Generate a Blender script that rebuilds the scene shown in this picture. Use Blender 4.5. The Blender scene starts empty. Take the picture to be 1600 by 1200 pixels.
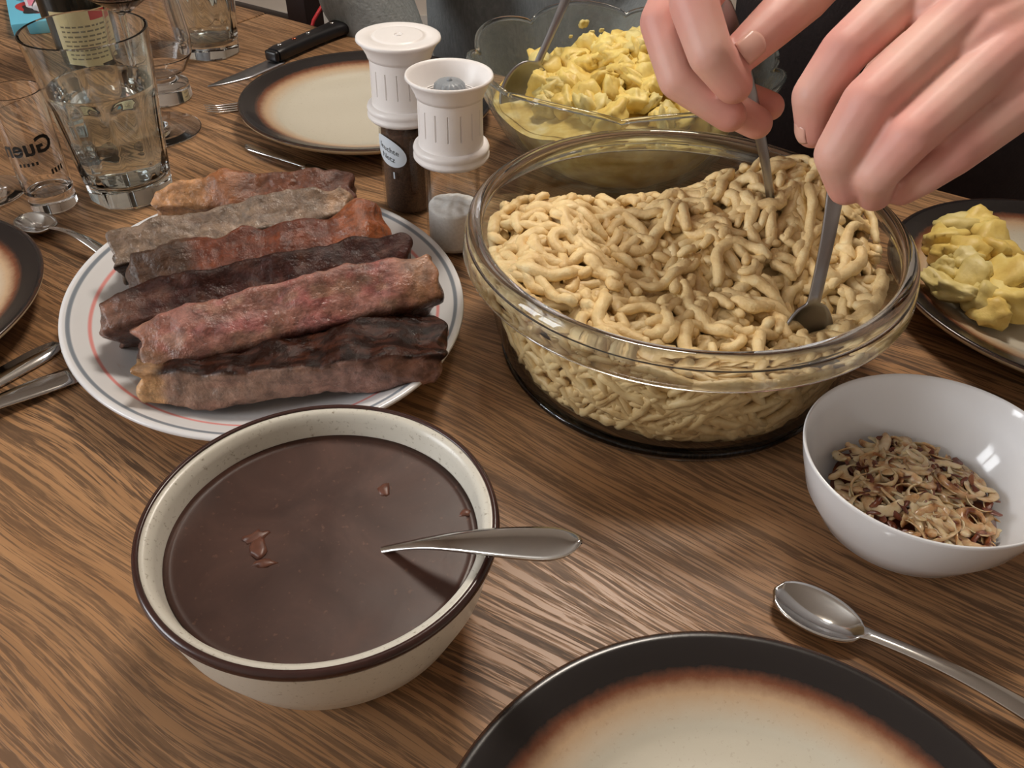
import bpy, bmesh, math, random
import numpy as np
from mathutils import Vector, Matrix, Euler, noise
random.seed(7)
PI = math.pi
S = bpy.context.scene
C = bpy.context.scene.collection

# ------------------------------------------------------------------ camera, light, exposure
CAM_H, TILT, ROLL, FPX = 0.3626, math.radians(41.0), math.radians(1.5), 1300.0
_c, _s = math.cos(TILT), math.sin(TILT)
FWD = Vector((0, _c, -_s)); DOWN = Vector((0, -_s, -_c))
RIGHT = Vector((math.cos(ROLL), 0, 0)) - math.sin(ROLL) * DOWN
IMD = Vector((math.sin(ROLL), 0, 0)) + math.cos(ROLL) * DOWN
cam = bpy.data.objects.new('camera', bpy.data.cameras.new('camera'))
C.objects.link(cam)
m3 = Matrix((RIGHT, -IMD, -FWD)).transposed()
cam.matrix_world = Matrix.Translation((0, 0, CAM_H)) @ m3.to_4x4()
cam.data.sensor_width = 36.0
cam.data.lens = 36.0 * FPX / 1600.0
cam.data.clip_start = 0.01
S.camera = cam
S.view_settings.view_transform = 'Standard'
S.view_settings.look = 'None'
S.view_settings.gamma = 1.0
S.view_settings.use_curve_mapping = False
S.view_settings.exposure = 0.0
S.cycles.use_denoising = True
S.cycles.max_bounces = 14
S.cycles.transmission_bounces = 14
S.cycles.transparent_max_bounces = 16
S.cycles.glossy_bounces = 5
S.cycles.diffuse_bounces = 4
S.cycles.blur_glossy = 0.6
S.cycles.sample_clamp_indirect = 4.0

w = bpy.data.worlds.new('room_world'); S.world = w
w.use_nodes = True
w.node_tree.nodes['Background'].inputs[0].default_value = (0.55, 0.62, 0.72, 1)
w.node_tree.nodes['Background'].inputs[1].default_value = 0.25


def area_light(name, loc, target, sx, sy, power, col):
    l = bpy.data.lights.new(name, 'AREA')
    l.shape = 'RECTANGLE'; l.size = sx; l.size_y = sy
    l.energy = power; l.color = col
    o = bpy.data.objects.new(name, l); C.objects.link(o)
    o.location = loc
    o.rotation_euler = (Vector(target) - Vector(loc)).to_track_quat('-Z', 'Y').to_euler()
    return o


area_light('window_daylight', (-2.68, -0.30, 0.98), (0, 0.0, 0.45), 1.15, 1.1, 53, (0.96, 0.98, 1.0))
area_light('ceiling_lamp_light', (0.20, 1.10, 1.44), (0.20, 1.05, 0), 0.34, 0.34, 14, (1.0, 0.91, 0.80))


def at(px, py, z=0.0):
    """point at height z above the table that the photograph shows at this place"""
    d = FWD + RIGHT * ((px - 800) / FPX) + IMD * ((py - 600) / FPX)
    return Vector((0, 0, CAM_H)) + d * ((z - CAM_H) / d.z)


def atd(px, py, dep):
    """the same for a point at a known distance along the view axis"""
    d = FWD + RIGHT * ((px - 800) / FPX) + IMD * ((py - 600) / FPX)
    return Vector((0, 0, CAM_H)) + d * dep


# ------------------------------------------------------------------ node helpers
class NT:
    def __init__(self, name):
        self.m = bpy.data.materials.new(name); self.m.use_nodes = True
        self.t = self.m.node_tree
        self.b = self.t.nodes['Principled BSDF']
        self.out = self.t.nodes['Material Output']

    def n(self, typ, **kw):
        nd = self.t.nodes.new(typ)
        for k, v in kw.items(): setattr(nd, k, v)
        return nd

    def put(self, sock, v):
        if isinstance(v, bpy.types.NodeSocket): self.t.links.new(v, sock)
        elif v is not None:
            if isinstance(v, (tuple, list)) and len(v) == 3 and sock.type == 'RGBA': v = (*v, 1)
            sock.default_value = v

    def coord(self, scale=(1, 1, 1), rot=(0, 0, 0), kind='Object'):
        tc = self.n('ShaderNodeTexCoord'); mp = self.n('ShaderNodeMapping')
        self.t.links.new(tc.outputs[kind], mp.inputs[0])
        mp.inputs['Scale'].default_value = scale; mp.inputs['Rotation'].default_value = rot
        return mp.outputs[0]

    def noise(self, vec=None, scale=5, detail=3, rough=0.5, dist=0.0, out='Fac'):
        nd = self.n('ShaderNodeTexNoise')
        if vec is not None: self.put(nd.inputs['Vector'], vec)
        nd.inputs['Scale'].default_value = scale; nd.inputs['Detail'].default_value = detail
        nd.inputs['Roughness'].default_value = rough; nd.inputs['Distortion'].default_value = dist
        return nd.outputs[out]

    def math(self, op, a, b=None, c=None, clamp=False):
        nd = self.n('ShaderNodeMath', operation=op, use_clamp=clamp)
        self.put(nd.inputs[0], a)
        if b is not None: self.put(nd.inputs[1], b)
        if c is not None: self.put(nd.inputs[2], c)
        return nd.outputs[0]

    def ramp(self, fac, stops, interp='LINEAR'):
        nd = self.n('ShaderNodeValToRGB'); r = nd.color_ramp; r.interpolation = interp
        while len(r.elements) < len(stops): r.elements.new(0.5)
        for e, (p, col) in zip(r.elements, stops):
            e.position = p
            if not isinstance(col, (tuple, list)): col = (col, col, col)
            e.color = (*col[:3], 1)
        self.put(nd.inputs[0], fac)
        return nd.outputs[0]

    def mix(self, fac, a, b, blend='MIX'):
        nd = self.n('ShaderNodeMix', data_type='RGBA', blend_type=blend)
        self.put(nd.inputs[0], fac); self.put(nd.inputs[6], a); self.put(nd.inputs[7], b)
        return nd.outputs[2]

    def bump(self, h, strength=0.3, dist=0.001, normal=None):
        nd = self.n('ShaderNodeBump')
        nd.inputs['Strength'].default_value = strength; nd.inputs['Distance'].default_value = dist
        self.put(nd.inputs['Height'], h)
        if normal is not None: self.put(nd.inputs['Normal'], normal)
        self.t.links.new(nd.outputs[0], self.b.inputs['Normal'])
        return nd.outputs[0]

    def set(self, **kw):
        for k, v in kw.items(): self.put(self.b.inputs[k.replace('_', ' ')], v)
        return self.m


def srgb(r, g, b):
    f = lambda c: (c / 255) / 12.92 if c <= 10 else (((c / 255) + 0.055) / 1.055) ** 2.4
    return (f(r), f(g), f(b))


def plain(name, col, rough=0.5, metal=0.0, var=0.0, scale=40, spec=0.5):
    t = NT(name)
    if var:
        f = t.noise(t.coord(), scale, 4)
        c2 = tuple(max(0, c * (1 - var)) for c in col); c3 = tuple(min(1, c * (1 + var)) for c in col)
        t.set(Base_Color=t.ramp(f, [(0.3, c2), (0.7, c3)]))
    else: t.set(Base_Color=col)
    t.b.inputs['Specular IOR Level'].default_value = spec
    return t.set(Roughness=rough, Metallic=metal)


def glass(name, col=(1, 1, 1), ior=1.47, rough=0.0):
    t = NT(name)
    return t.set(Base_Color=col, Roughness=rough, IOR=ior, Transmission_Weight=1.0)


def thin_glass(name, tint=(0.97, 0.98, 0.97), bump=None, haze=0.0):
    """thin walled glass: clear, with mirror reflection growing towards grazing"""
    t = NT(name)
    tr = t.n('ShaderNodeBsdfTransparent'); tr.inputs[0].default_value = (*tint, 1)
    gl = t.n('ShaderNodeBsdfGlossy'); gl.inputs['Roughness'].default_value = 0.03
    fr = t.n('ShaderNodeFresnel'); geo = t.n('ShaderNodeNewGeometry')
    t.put(fr.inputs[0], t.math('SUBTRACT', 1.45, t.math('MULTIPLY', geo.outputs['Backfacing'], 1.45 - 1 / 1.45)))   # same on either side of the wall
    if bump:
        nd = t.n('ShaderNodeBump'); nd.inputs['Strength'].default_value = bump[1]; nd.inputs['Distance'].default_value = 0.002
        t.put(nd.inputs['Height'], t.noise(t.coord(), bump[0], 2))
        t.t.links.new(nd.outputs[0], gl.inputs['Normal']); t.t.links.new(nd.outputs[0], fr.inputs['Normal'])
    mx = t.n('ShaderNodeMixShader')
    t.t.links.new(fr.outputs[0], mx.inputs[0]); t.t.links.new(tr.outputs[0], mx.inputs[1]); t.t.links.new(gl.outputs[0], mx.inputs[2])
    last = mx.outputs[0]
    if haze:
        df = t.n('ShaderNodeBsdfTranslucent'); df.inputs[0].default_value = (0.62, 0.66, 0.62, 1)
        d2 = t.n('ShaderNodeBsdfDiffuse'); d2.inputs[0].default_value = (0.62, 0.66, 0.62, 1)
        ad = t.n('ShaderNodeMixShader'); ad.inputs[0].default_value = 0.5
        t.t.links.new(df.outputs[0], ad.inputs[1]); t.t.links.new(d2.outputs[0], ad.inputs[2])
        m2 = t.n('ShaderNodeMixShader'); m2.inputs[0].default_value = haze
        t.t.links.new(last, m2.inputs[1]); t.t.links.new(ad.outputs[0], m2.inputs[2]); last = m2.outputs[0]
    t.t.links.new(last, t.out.inputs[0])
    return t.m


# ------------------------------------------------------------------ materials
M = {}


def make_wood(name, light, mid, dark, yoff=0.0):
    t = NT(name)
    co = t.coord()
    # slow wandering of the grain
    sep = t.n('ShaderNodeSeparateXYZ'); t.put(sep.inputs[0], co)
    X, Y = sep.outputs[0], sep.outputs[1]
    wob = t.noise(t.coord((2.2, 6, 1)), 1.0, 2)
    y2 = t.math('ADD', Y, t.math('MULTIPLY', t.math('SUBTRACT', wob, 0.5), 0.10))
    cmb = t.n('ShaderNodeCombineXYZ'); t.put(cmb.inputs[0], X); t.put(cmb.inputs[1], y2); cmb.inputs[2].default_value = yoff
    v = cmb.outputs[0]

    def st(sx, sy, detail=2, rough=0.5, dist=0.0, z=0.0):
        mp = t.n('ShaderNodeMapping'); t.put(mp.inputs[0], v); mp.inputs['Scale'].default_value = (sx, sy, 1)
        mp.inputs['Location'].default_value = (0, 0, z)
        return t.noise(mp.outputs[0], 1.0, detail, rough, dist)
    base = t.ramp(st(3, 40, 3), [(0.3, mid), (0.7, light)])
    # broad darker growth bands
    band = t.ramp(st(1.6, 55, 3, 0.6, 0.3, 3), [(0.48, 0.0), (0.62, 1.0)])
    col = t.mix(t.math('MULTIPLY', band, 0.30), base, dark)
    # pores: short dark dashes, thick in the cathedral part and thin in the straight part
    big = t.ramp(st(9, 200, 4, 0.68, 0.25, 5), [(0.518, 0.0), (0.552, 1.0)])
    fine = t.ramp(st(8, 430, 3, 0.66, 0.1, 9), [(0.495, 0.0), (0.545, 1.0)])
    dash = t.ramp(st(60, 600, 2, 0.6, 0.0, 4), [(0.36, 0.45), (0.52, 1.0)])
    zone = t.ramp(st(1.0, 9, 1, 0.5, 0.0, 2), [(0.38, 0.62), (0.58, 1.0)])
    pores = t.math('MAXIMUM', t.math('MULTIPLY', big, zone), t.math('MULTIPLY', t.math('MULTIPLY', fine, dash), 0.75))
    pores = t.math('MULTIPLY', pores, t.math('ADD', 0.55, t.math('MULTIPLY', dash, 0.45)))
    col = t.mix(t.math('MULTIPLY', pores, 0.90), col, tuple(c * 0.42 for c in dark))
    # slight red / yellow drift
    drift = t.noise(t.coord((3, 5, 1)), 1.3, 2)
    col = t.mix(t.math('MULTIPLY', drift, 0.10), col, srgb(150, 92, 62), 'MIX')
    rough = t.math('ADD', 0.36, t.math('MULTIPLY', pores, 0.2))
    t.set(Base_Color=col, Roughness=rough)
    t.b.inputs['Specular IOR Level'].default_value = 0.42
    t.bump(t.math('SUBTRACT', 1.0, pores), 0.22, 0.0006)
    return t.m


M['oak'] = make_wood('oak_veneer', srgb(180, 138, 98), srgb(158, 117, 80), srgb(100, 78, 58))
M['oak_leaf'] = make_wood('oak_veneer_leaf', srgb(172, 132, 94), srgb(150, 112, 78), srgb(98, 74, 54), 2.3)
M['oak_dark'] = make_wood('oak_edge', srgb(118, 78, 48), srgb(96, 62, 38), srgb(60, 40, 26), 5.1)


def make_stoneware(name, R, rim0=0.87):
    """speckled cream plate with a fired black rim that bleeds brown inwards"""
    t = NT(name)
    co = t.coord()
    sep = t.n('ShaderNodeSeparateXYZ'); t.put(sep.inputs[0], co)
    r = t.math('SQRT', t.math('ADD', t.math('POWER', sep.outputs[0], 2.0), t.math('POWER', sep.outputs[1], 2.0)))
    n1 = t.noise(co, 160, 4, 0.7)
    n2 = t.noise(co, 500, 2, 0.7)
    rr = t.math('ADD', t.math('DIVIDE', r, R), t.math('MULTIPLY', t.math('SUBTRACT', n1, 0.5), 0.030))
    cream, tan, brown, blk = srgb(202, 195, 178), srgb(190, 160, 128), srgb(118, 72, 50), srgb(32, 28, 28)
    col = t.ramp(rr, [(0.0, cream), (0.70, cream), (0.80, tan), (rim0 - 0.02, brown), (rim0 + 0.015, blk), (0.99, blk), (1.0, srgb(70, 45, 32))])
    col = t.mix(t.math('MULTIPLY', t.math('MULTIPLY', t.ramp(n2, [(0.62, 0.0), (0.72, 1.0)]), t.math('LESS_THAN', rr, 0.80)), 0.22), col, srgb(140, 112, 84))
    geo = t.n('ShaderNodeNewGeometry')
    # the underside stays cream
    up = t.n('ShaderNodeSeparateXYZ'); tc = t.n('ShaderNodeTexCoord'); t.put(up.inputs[0], tc.outputs['Normal'])
    under = t.math('LESS_THAN', up.outputs[2], 0.25)
    col = t.mix(under, col, srgb(205, 186, 152))
    t.set(Base_Color=col, Roughness=0.26)
    t.b.inputs['Coat Weight'].default_value = 0.15
    t.bump(n1, 0.05, 0.001)
    return t.m


M['stoneware'] = make_stoneware('fired_rim_stoneware', 0.1285)


def make_platter(name, a, b):
    t = NT(name); co = t.coord()
    sep = t.n('ShaderNodeSeparateXYZ'); t.put(sep.inputs[0], co)
    x = t.math('DIVIDE', sep.outputs[0], a); y = t.math('DIVIDE', sep.outputs[1], b)
    r = t.math('SQRT', t.math('ADD', t.math('POWER', x, 2.0), t.math('POWER', y, 2.0)))
    wh, gr, pk = srgb(222, 222, 224), srgb(128, 136, 146), srgb(226, 150, 146)
    col = t.ramp(r, [(0.0, wh), (0.856, wh), (0.862, pk), (0.872, pk), (0.878, wh), (0.945, wh), (0.950, gr), (0.964, gr), (0.969, wh)])
    # gravy stains on the well
    st = t.ramp(t.noise(co, 26, 4, 0.6), [(0.63, 0.0), (0.74, 1.0)])
    col = t.mix(t.math('MULTIPLY', st, t.math('MULTIPLY', t.math('LESS_THAN', r, 0.8), 0.35)), col, srgb(168, 120, 84))
    return t.set(Base_Color=col, Roughness=0.16)


M['platter'] = make_platter('white_platter_glaze', 0.1525, 0.1335)
M['platter_white'] = plain('platter_white', srgb(222, 222, 224), 0.16)


def make_tureen():
    t = NT('speckled_tureen_glaze'); co = t.coord()
    f = t.noise(co, 420, 3, 0.7)
    col = t.ramp(f, [(0.0, srgb(214, 210, 198)), (0.60, srgb(212, 208, 196)), (0.74, srgb(150, 140, 122))])
    t.set(Base_Color=col, Roughness=0.3)
    return t.m


M['tureen'] = make_tureen()
M['brown_line'] = plain('brown_glaze_line', srgb(58, 34, 30), 0.22, var=0.15, scale=60)
M['porcelain'] = plain('white_porcelain', srgb(226, 226, 228), 0.09)
M['steel'] = plain('cutlery_steel', (0.62, 0.61, 0.60), 0.12, 1.0, 0.06, 30)
M['steel_dark'] = plain('brushed_steel', (0.36, 0.36, 0.38), 0.34, 1.0, 0.1, 60)
M['white_plastic'] = plain('white_plastic', srgb(240, 236, 234), 0.36)
M['grey_plastic'] = plain('grey_plastic', srgb(140, 146, 152), 0.4)
M['black_handle'] = plain('black_handle', srgb(24, 22, 24), 0.35)
M['copper'] = plain('copper_rivet', srgb(170, 96, 70), 0.3, 0.9)
M['glass'] = glass('clear_glass')
M['glass_aqua'] = glass('aqua_glass', (0.93, 0.985, 0.985))
M['bowl_wall'] = thin_glass('clear_bowl_wall', (0.992, 0.994, 0.992))
M['bowl_rim'] = glass('clear_bowl_rim', (0.95, 0.97, 0.98))
M['wavy_glass'] = thin_glass('greenish_wavy_glass', (0.95, 0.965, 0.945), (70, 0.9), 0.09)
M['grinder_glass'] = thin_glass('grinder_glass', (0.995, 0.995, 0.99))
M['water'] = glass('water', (0.98, 1, 1), 1.33)
M['wine'] = NT('red_wine').set(Base_Color=(0.05, 0.004, 0.006), Roughness=0.03)
M['bottle'] = NT('dark_bottle_glass').set(Base_Color=(0.010, 0.011, 0.009), Roughness=0.08)
M['label'] = plain('cream_paper', srgb(196, 182, 140), 0.8, var=0.08, scale=80)
M['red_ink'] = plain('red_ink', srgb(170, 44, 44), 0.7)
M['grey_ink'] = plain('grey_ink', srgb(112, 104, 84), 0.8)
M['black_ink'] = plain('black_ink', srgb(28, 26, 26), 0.6)
M['frost'] = plain('frosted_print', srgb(150, 142, 134), 0.7)
M['label_white'] = plain('white_sticker', srgb(214, 224, 234), 0.4)
M['pepper'] = plain('ground_pepper', srgb(82, 60, 46), 0.9, var=0.45, scale=700)
M['salt'] = plain('coarse_salt', srgb(248, 247, 246), 0.6, var=0.08, scale=500)
M['blue_card'] = plain('light_blue_card', srgb(104, 186, 214), 0.5)
M['blue_card_dark'] = plain('dusty_blue_card', srgb(84, 130, 152), 0.5)
M['tissue'] = plain('white_tissue', srgb(214, 204, 206), 0.8, var=0.05)
M['pink'] = plain('pink_print', srgb(206, 118, 136), 0.7)


def make_gravy():
    t = NT('brown_gravy'); co = t.coord()
    f = t.noise(co, 24, 5, 0.65, 0.6); g = t.noise(co, 320, 2, 0.6)
    col = t.ramp(f, [(0.3, srgb(54, 30, 23)), (0.52, srgb(66, 39, 30)), (0.72, srgb(80, 50, 39))])
    col = t.mix(t.math('MULTIPLY', t.ramp(g, [(0.66, 0.0), (0.74, 1.0)]), 0.35), col, srgb(120, 84, 66))
    t.set(Base_Color=col, Roughness=t.math('ADD', 0.30, t.math('MULTIPLY', f, 0.2)))
    t.bump(t.noise(co, 260, 3), 0.06, 0.0006)
    return t.m


M['gravy'] = make_gravy()
M['gravy_bit'] = plain('stewed_onion_bit', srgb(98, 60, 46), 0.4, var=0.2, scale=200)


def make_food(name, stops, scale, rough=0.4, bump=0.4, sub=0.0, detail=4, bscale=None):
    t = NT(name); co = t.coord()
    oi = t.n('ShaderNodeObjectInfo')
    mp = t.n('ShaderNodeVectorMath', operation='ADD'); t.put(mp.inputs[0], co)
    sc = t.n('ShaderNodeVectorMath', operation='SCALE'); t.put(sc.inputs[0], oi.outputs['Random']); sc.inputs['Scale'].default_value = 7.0
    t.put(mp.inputs[1], sc.outputs[0])
    f = t.noise(mp.outputs[0], scale, detail, 0.6)
    t.set(Base_Color=t.ramp(f, stops), Roughness=rough)
    if sub:
        t.set(Subsurface_Weight=sub); t.b.inputs['Subsurface Radius'].default_value = (0.006, 0.003, 0.0012); t.b.inputs['Subsurface Scale'].default_value = 1.0
    t.bump(t.noise(mp.outputs[0], bscale or scale * 2.5, 4, 0.6), bump, 0.001)
    return t.m


M['noodle'] = make_food('spaetzle_dough', [(0.3, srgb(226, 192, 134)), (0.55, srgb(240, 212, 156)), (0.75, srgb(246, 228, 180))], 110, 0.5, 0.6, bscale=420)
M['noodle_mass'] = make_food('spaetzle_under', [(0.3, srgb(214, 182, 126)), (0.6, srgb(236, 212, 160)), (0.8, srgb(244, 226, 180))], 90, 0.45, 0.7)
M['potato'] = make_food('boiled_potato', [(0.3, srgb(218, 184, 96)), (0.55, srgb(234, 208, 120)), (0.75, srgb(242, 224, 152))], 60, 0.5, 0.5)
M['potato_pale'] = make_food('boiled_potato_pale', [(0.3, srgb(206, 184, 108)), (0.55, srgb(226, 208, 138)), (0.75, srgb(236, 222, 164))], 60, 0.5, 0.5)
M['potato_mass'] = make_food('potato_salad_under', [(0.32, srgb(186, 152, 70)), (0.48, srgb(214, 186, 100)), (0.6, srgb(230, 212, 150)), (0.72, srgb(238, 226, 190))], 34, 0.5, 1.0)
M['onion'] = make_food('fried_onion', [(0.30, srgb(112, 62, 36)), (0.40, srgb(186, 142, 98)), (0.55, srgb(214, 188, 150)), (0.75, srgb(226, 212, 184))], 70, 0.22, 0.3, sub=0.3)
M['onion_brown'] = make_food('browned_onion', [(0.3, srgb(62, 26, 16)), (0.55, srgb(110, 54, 32)), (0.75, srgb(158, 98, 60))], 110, 0.32, 0.4)


def attr_mat(name, rough=0.35, bscale=300, bstr=0.6, var=0.35, crack=0.0):
    """colour from the mesh's own painted attribute, broken up by fine noise"""
    t = NT(name); co = t.coord()
    at_ = t.n('ShaderNodeAttribute', attribute_name='tint')
    f = t.noise(co, 120, 6, 0.68, 0.5)
    g = t.noise(t.coord((1, 1.0, 3)), 38, 4, 0.6, 0.4)
    dk = t.ramp(f, [(0.36, 1.0 - var), (0.58, 1.0), (0.74, 1.0 + var * 0.7)])
    col = t.mix(1.0, at_.outputs['Color'], dk, 'MULTIPLY')
    dk2 = t.ramp(g, [(0.34, 0.72), (0.5, 1.0), (0.7, 1.12)])
    col = t.mix(1.0, col, dk2, 'MULTIPLY')
    wet = t.ramp(t.noise(co, 75, 4, 0.6, 0.3), [(0.44, 1.0), (0.54, 0.0)])
    t.set(Base_Color=col, Roughness=t.math('ADD', rough - 0.16, t.math('MULTIPLY', wet, 0.36)))
    lum = t.n('ShaderNodeRGBToBW'); t.put(lum.inputs[0], at_.outputs['Color'])
    t.put(t.b.inputs['Specular IOR Level'], t.ramp(lum.outputs[0], [(0.02, 0.22), (0.12, 0.6)]))
    h = t.math('ADD', t.noise(co, bscale, 5, 0.65), t.math('MULTIPLY', g, 0.8))
    t.bump(h, bstr, 0.0022)
    return t.m


M['meat'] = attr_mat('seared_beef', 0.27, 230, 0.6, 0.5)


def make_skin():
    t = NT('skin'); co = t.coord()
    f = t.noise(co, 26, 3, 0.55); g = t.noise(co, 420, 3, 0.6)
    at_ = t.n('ShaderNodeAttribute', attribute_name='tint')
    col = t.mix(1.0, at_.outputs['Color'], t.ramp(f, [(0.3, (0.90, 0.86, 0.86)), (0.7, (1.06, 1.05, 1.04))]), 'MULTIPLY')
    t.set(Base_Color=col, Roughness=0.52, Subsurface_Weight=0.25)
    t.b.inputs['Subsurface Radius'].default_value = (0.008, 0.003, 0.0018); t.b.inputs['Subsurface Scale'].default_value = 0.6
    t.bump(g, 0.12, 0.0006)
    return t.m


M['skin'] = make_skin()
M['nail'] = plain('fingernail', srgb(218, 170, 156), 0.3)
M['hair'] = plain('dark_hair', srgb(52, 38, 28), 0.6, var=0.3, scale=120)


def make_knit(name, col):
    t = NT(name)
    f = t.noise(t.coord((9, 60, 9)), 9, 3, 0.6); g = t.noise(t.coord(), 320, 2)
    t.set(Base_Color=t.ramp(f, [(0.3, tuple(c * 0.82 for c in col)), (0.7, tuple(c * 1.15 for c in col))]), Roughness=0.9)
    t.bump(g, 0.5, 0.002)
    return t.m


M['grey_knit'] = make_knit('grey_sweatshirt', srgb(132, 136, 136))
M['black_knit'] = make_knit('black_jumper', srgb(26, 24, 26))
M['trousers'] = make_knit('dark_trousers', srgb(40, 30, 30))
M['jeans'] = make_knit('blue_grey_jeans', srgb(62, 68, 82))
M['chair_wood'] = make_wood('reddish_chair_wood', srgb(128, 80, 64), srgb(104, 62, 50), srgb(60, 34, 28), 7.7)
M['dark_wood'] = plain('dark_brown_wood', srgb(44, 30, 26), 0.4, var=0.2, scale=8)
M['red_cord'] = plain('red_cord', srgb(190, 40, 46), 0.45)
M['wall'] = plain('warm_plaster', srgb(226, 216, 204), 0.9, var=0.04, scale=6)
M['ceiling'] = plain('white_plaster', srgb(226, 222, 214), 0.9, var=0.02, scale=6)
M['floor'] = make_wood('floor_boards', srgb(168, 122, 100), srgb(146, 104, 84), srgb(96, 64, 50), 9.0)
M['white_paint'] = plain('white_paint', srgb(228, 226, 220), 0.45)
t = NT('lamp_opal'); t.set(Base_Color=(0.9, 0.85, 0.75), Emission_Color=(1.0, 0.90, 0.78), Emission_Strength=10.0); M['opal'] = t.m
M['brass'] = plain('brass', srgb(170, 132, 70), 0.3, 1.0)


# ------------------------------------------------------------------ mesh helpers
def obj(name, bm, mat, parent=None, smooth=True, loc=None):
    if isinstance(bm, bmesh.types.BMesh):
        me = bpy.data.meshes.new(name); bm.to_mesh(me); bm.free()
    else: me = bm
    if smooth is True:
        me.polygons.foreach_set('use_smooth', [True] * len(me.polygons))
    elif smooth:
        me.polygons.foreach_set('use_smooth', [True] * len(me.polygons))
        me.set_sharp_from_angle(angle=math.radians(smooth))
    mats = mat if isinstance(mat, (list, tuple)) else [mat]
    if not me.materials:
        for q in mats: me.materials.append(q)
    o = bpy.data.objects.new(name, me); C.objects.link(o)
    if parent is not None: o.parent = parent
    if loc is not None: o.location = loc
    return o


def tag(o, label, cat, group=None, kind=None):
    if label: o['label'] = label
    if cat: o['category'] = cat
    if group: o['group'] = group
    if kind: o['kind'] = kind
    return o


def thing(name, label, cat, loc=(0, 0, 0), rotz=0.0, group=None):
    o = bpy.data.objects.new(name, None); C.objects.link(o)
    o.empty_display_size = 0.02
    o.location = loc; o.rotation_euler = (0, 0, rotz)
    return tag(o, label, cat, group)


def lathe(prof, n=64, a=1.0, b=1.0, close=False, bm=None):
    """revolve a list of (r, z); r == 0 makes a pole; close joins last to first"""
    bm = bm or bmesh.new()
    rings = []
    for r, z in prof:
        if r <= 1e-9: rings.append([bm.verts.new((0, 0, z))])
        else: rings.append([bm.verts.new((a * r * math.cos(2 * PI * i / n), b * r * math.sin(2 * PI * i / n), z)) for i in range(n)])
    pairs = list(zip(rings[:-1], rings[1:]))
    if close: pairs.append((rings[-1], rings[0]))
    for A, B in pairs:
        if len(A) == 1 and len(B) == 1: continue
        for i in range(n):
            j = (i + 1) % n
            if len(A) == 1: bm.faces.new((A[0], B[i], B[j]))
            elif len(B) == 1: bm.faces.new((A[i], B[0], A[j]))
            else: bm.faces.new((A[i], B[i], B[j], A[j]))
    bmesh.ops.recalc_face_normals(bm, faces=bm.faces)
    return bm


def sup(prof, e=0.0007):
    """extra rings near the ends of long runs, so that glass keeps true surface normals"""
    out = [prof[0]]
    for (r0, z0), (r1, z1) in zip(prof[:-1], prof[1:]):
        L = math.hypot(r1 - r0, z1 - z0)
        if L > 3 * e:
            f = e / L
            out += [(r0 + (r1 - r0) * f, z0 + (z1 - z0) * f), (r1 - (r1 - r0) * f, z1 - (z1 - z0) * f)]
        out.append((r1, z1))
    return out


def box(bm, lo, hi, mtx=None, bevel=0.0):
    ret = bmesh.ops.create_cube(bm, size=1.0)
    vs = ret['verts']
    lo, hi = Vector(lo), Vector(hi)
    for v in vs:
        v.co = Vector([lo[i] + (v.co[i] + 0.5) * (hi[i] - lo[i]) for i in range(3)])
    if bevel:
        es = list({e for v in vs for e in v.link_edges})
        r = bmesh.ops.bevel(bm, geom=es, offset=bevel, segments=2, affect='EDGES', profile=0.6)
        vs = list({v for f in r['faces'] for v in f.verts} | {v for v in vs if v.is_valid})
    if mtx is not None:
        for v in vs: v.co = mtx @ v.co
    return bm


def frames(pts):
    pts = [Vector(p) for p in pts]
    T = []
    for i in range(len(pts)):
        d = pts[min(i + 1, len(pts) - 1)] - pts[max(i - 1, 0)]
        T.append(d.normalized() if d.length > 1e-9 else Vector((1, 0, 0)))
    up = Vector((0, 0, 1)) if abs(T[0].z) < 0.9 else Vector((1, 0, 0))
    N = (up - T[0] * up.dot(T[0])).normalized()
    out = []
    for i, t_ in enumerate(T):
        N = (N - t_ * N.dot(t_))
        N = N.normalized() if N.length > 1e-9 else t_.orthogonal().normalized()
        out.append((pts[i], t_, N, t_.cross(N)))
    return out


def tube_arrays(pts, rad, n=8, flat=1.0, roll=0.0, twist=0.0):
    fr = frames(pts); k = len(fr)
    rad = rad if isinstance(rad, (list, tuple)) else [rad] * k
    V, Fc = [], []
    for (p, t_, N, B), r in zip(fr, rad):
        for j in range(n):
            a = 2 * PI * j / n; w1, w2 = r * flat * math.cos(a), r * math.sin(a)
            q = roll + twist * (len(V) // n); cq, sq = math.cos(q), math.sin(q)
            V.append(p + N * (w1 * cq - w2 * sq) + B * (w1 * sq + w2 * cq))
    for i in range(k - 1):
        for j in range(n):
            q = (j + 1) % n
            Fc.append((i * n + j, i * n + q, (i + 1) * n + q, (i + 1) * n + j))
    V.append(fr[0][0] - fr[0][1] * rad[0] * 0.6); V.append(fr[-1][0] + fr[-1][1] * rad[-1] * 0.6)
    for j in range(n):
        q = (j + 1) % n
        Fc.append((len(V) - 2, q, j)); Fc.append((len(V) - 1, (k - 1) * n + j, (k - 1) * n + q))
    return V, Fc


def tube(pts, rad, n=10, bm=None, flat=1.0):
    bm = bm or bmesh.new()
    V, Fc = tube_arrays(pts, rad, n, flat)
    vs = [bm.verts.new(v) for v in V]
    for f in Fc: bm.faces.new([vs[i] for i in f])
    return bm


def capsule(bm, p0, r0, p1, r1, seg=14):
    p0, p1 = Vector(p0), Vector(p1)
    d = p1 - p0; L = d.length
    q = d.to_track_quat('Z', 'Y').to_matrix().to_4x4() if L > 1e-9 else Matrix()
    for p, r in ((p0, r0), (p1, r1)):
        bmesh.ops.create_uvsphere(bm, u_segments=seg, v_segments=8, radius=r, matrix=Matrix.Translation(p) @ q)
    if L > 1e-9:
        bmesh.ops.create_cone(bm, cap_ends=True, segments=seg, radius1=r0, radius2=r1, depth=L, matrix=Matrix.Translation((p0 + p1) / 2) @ q)


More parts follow.
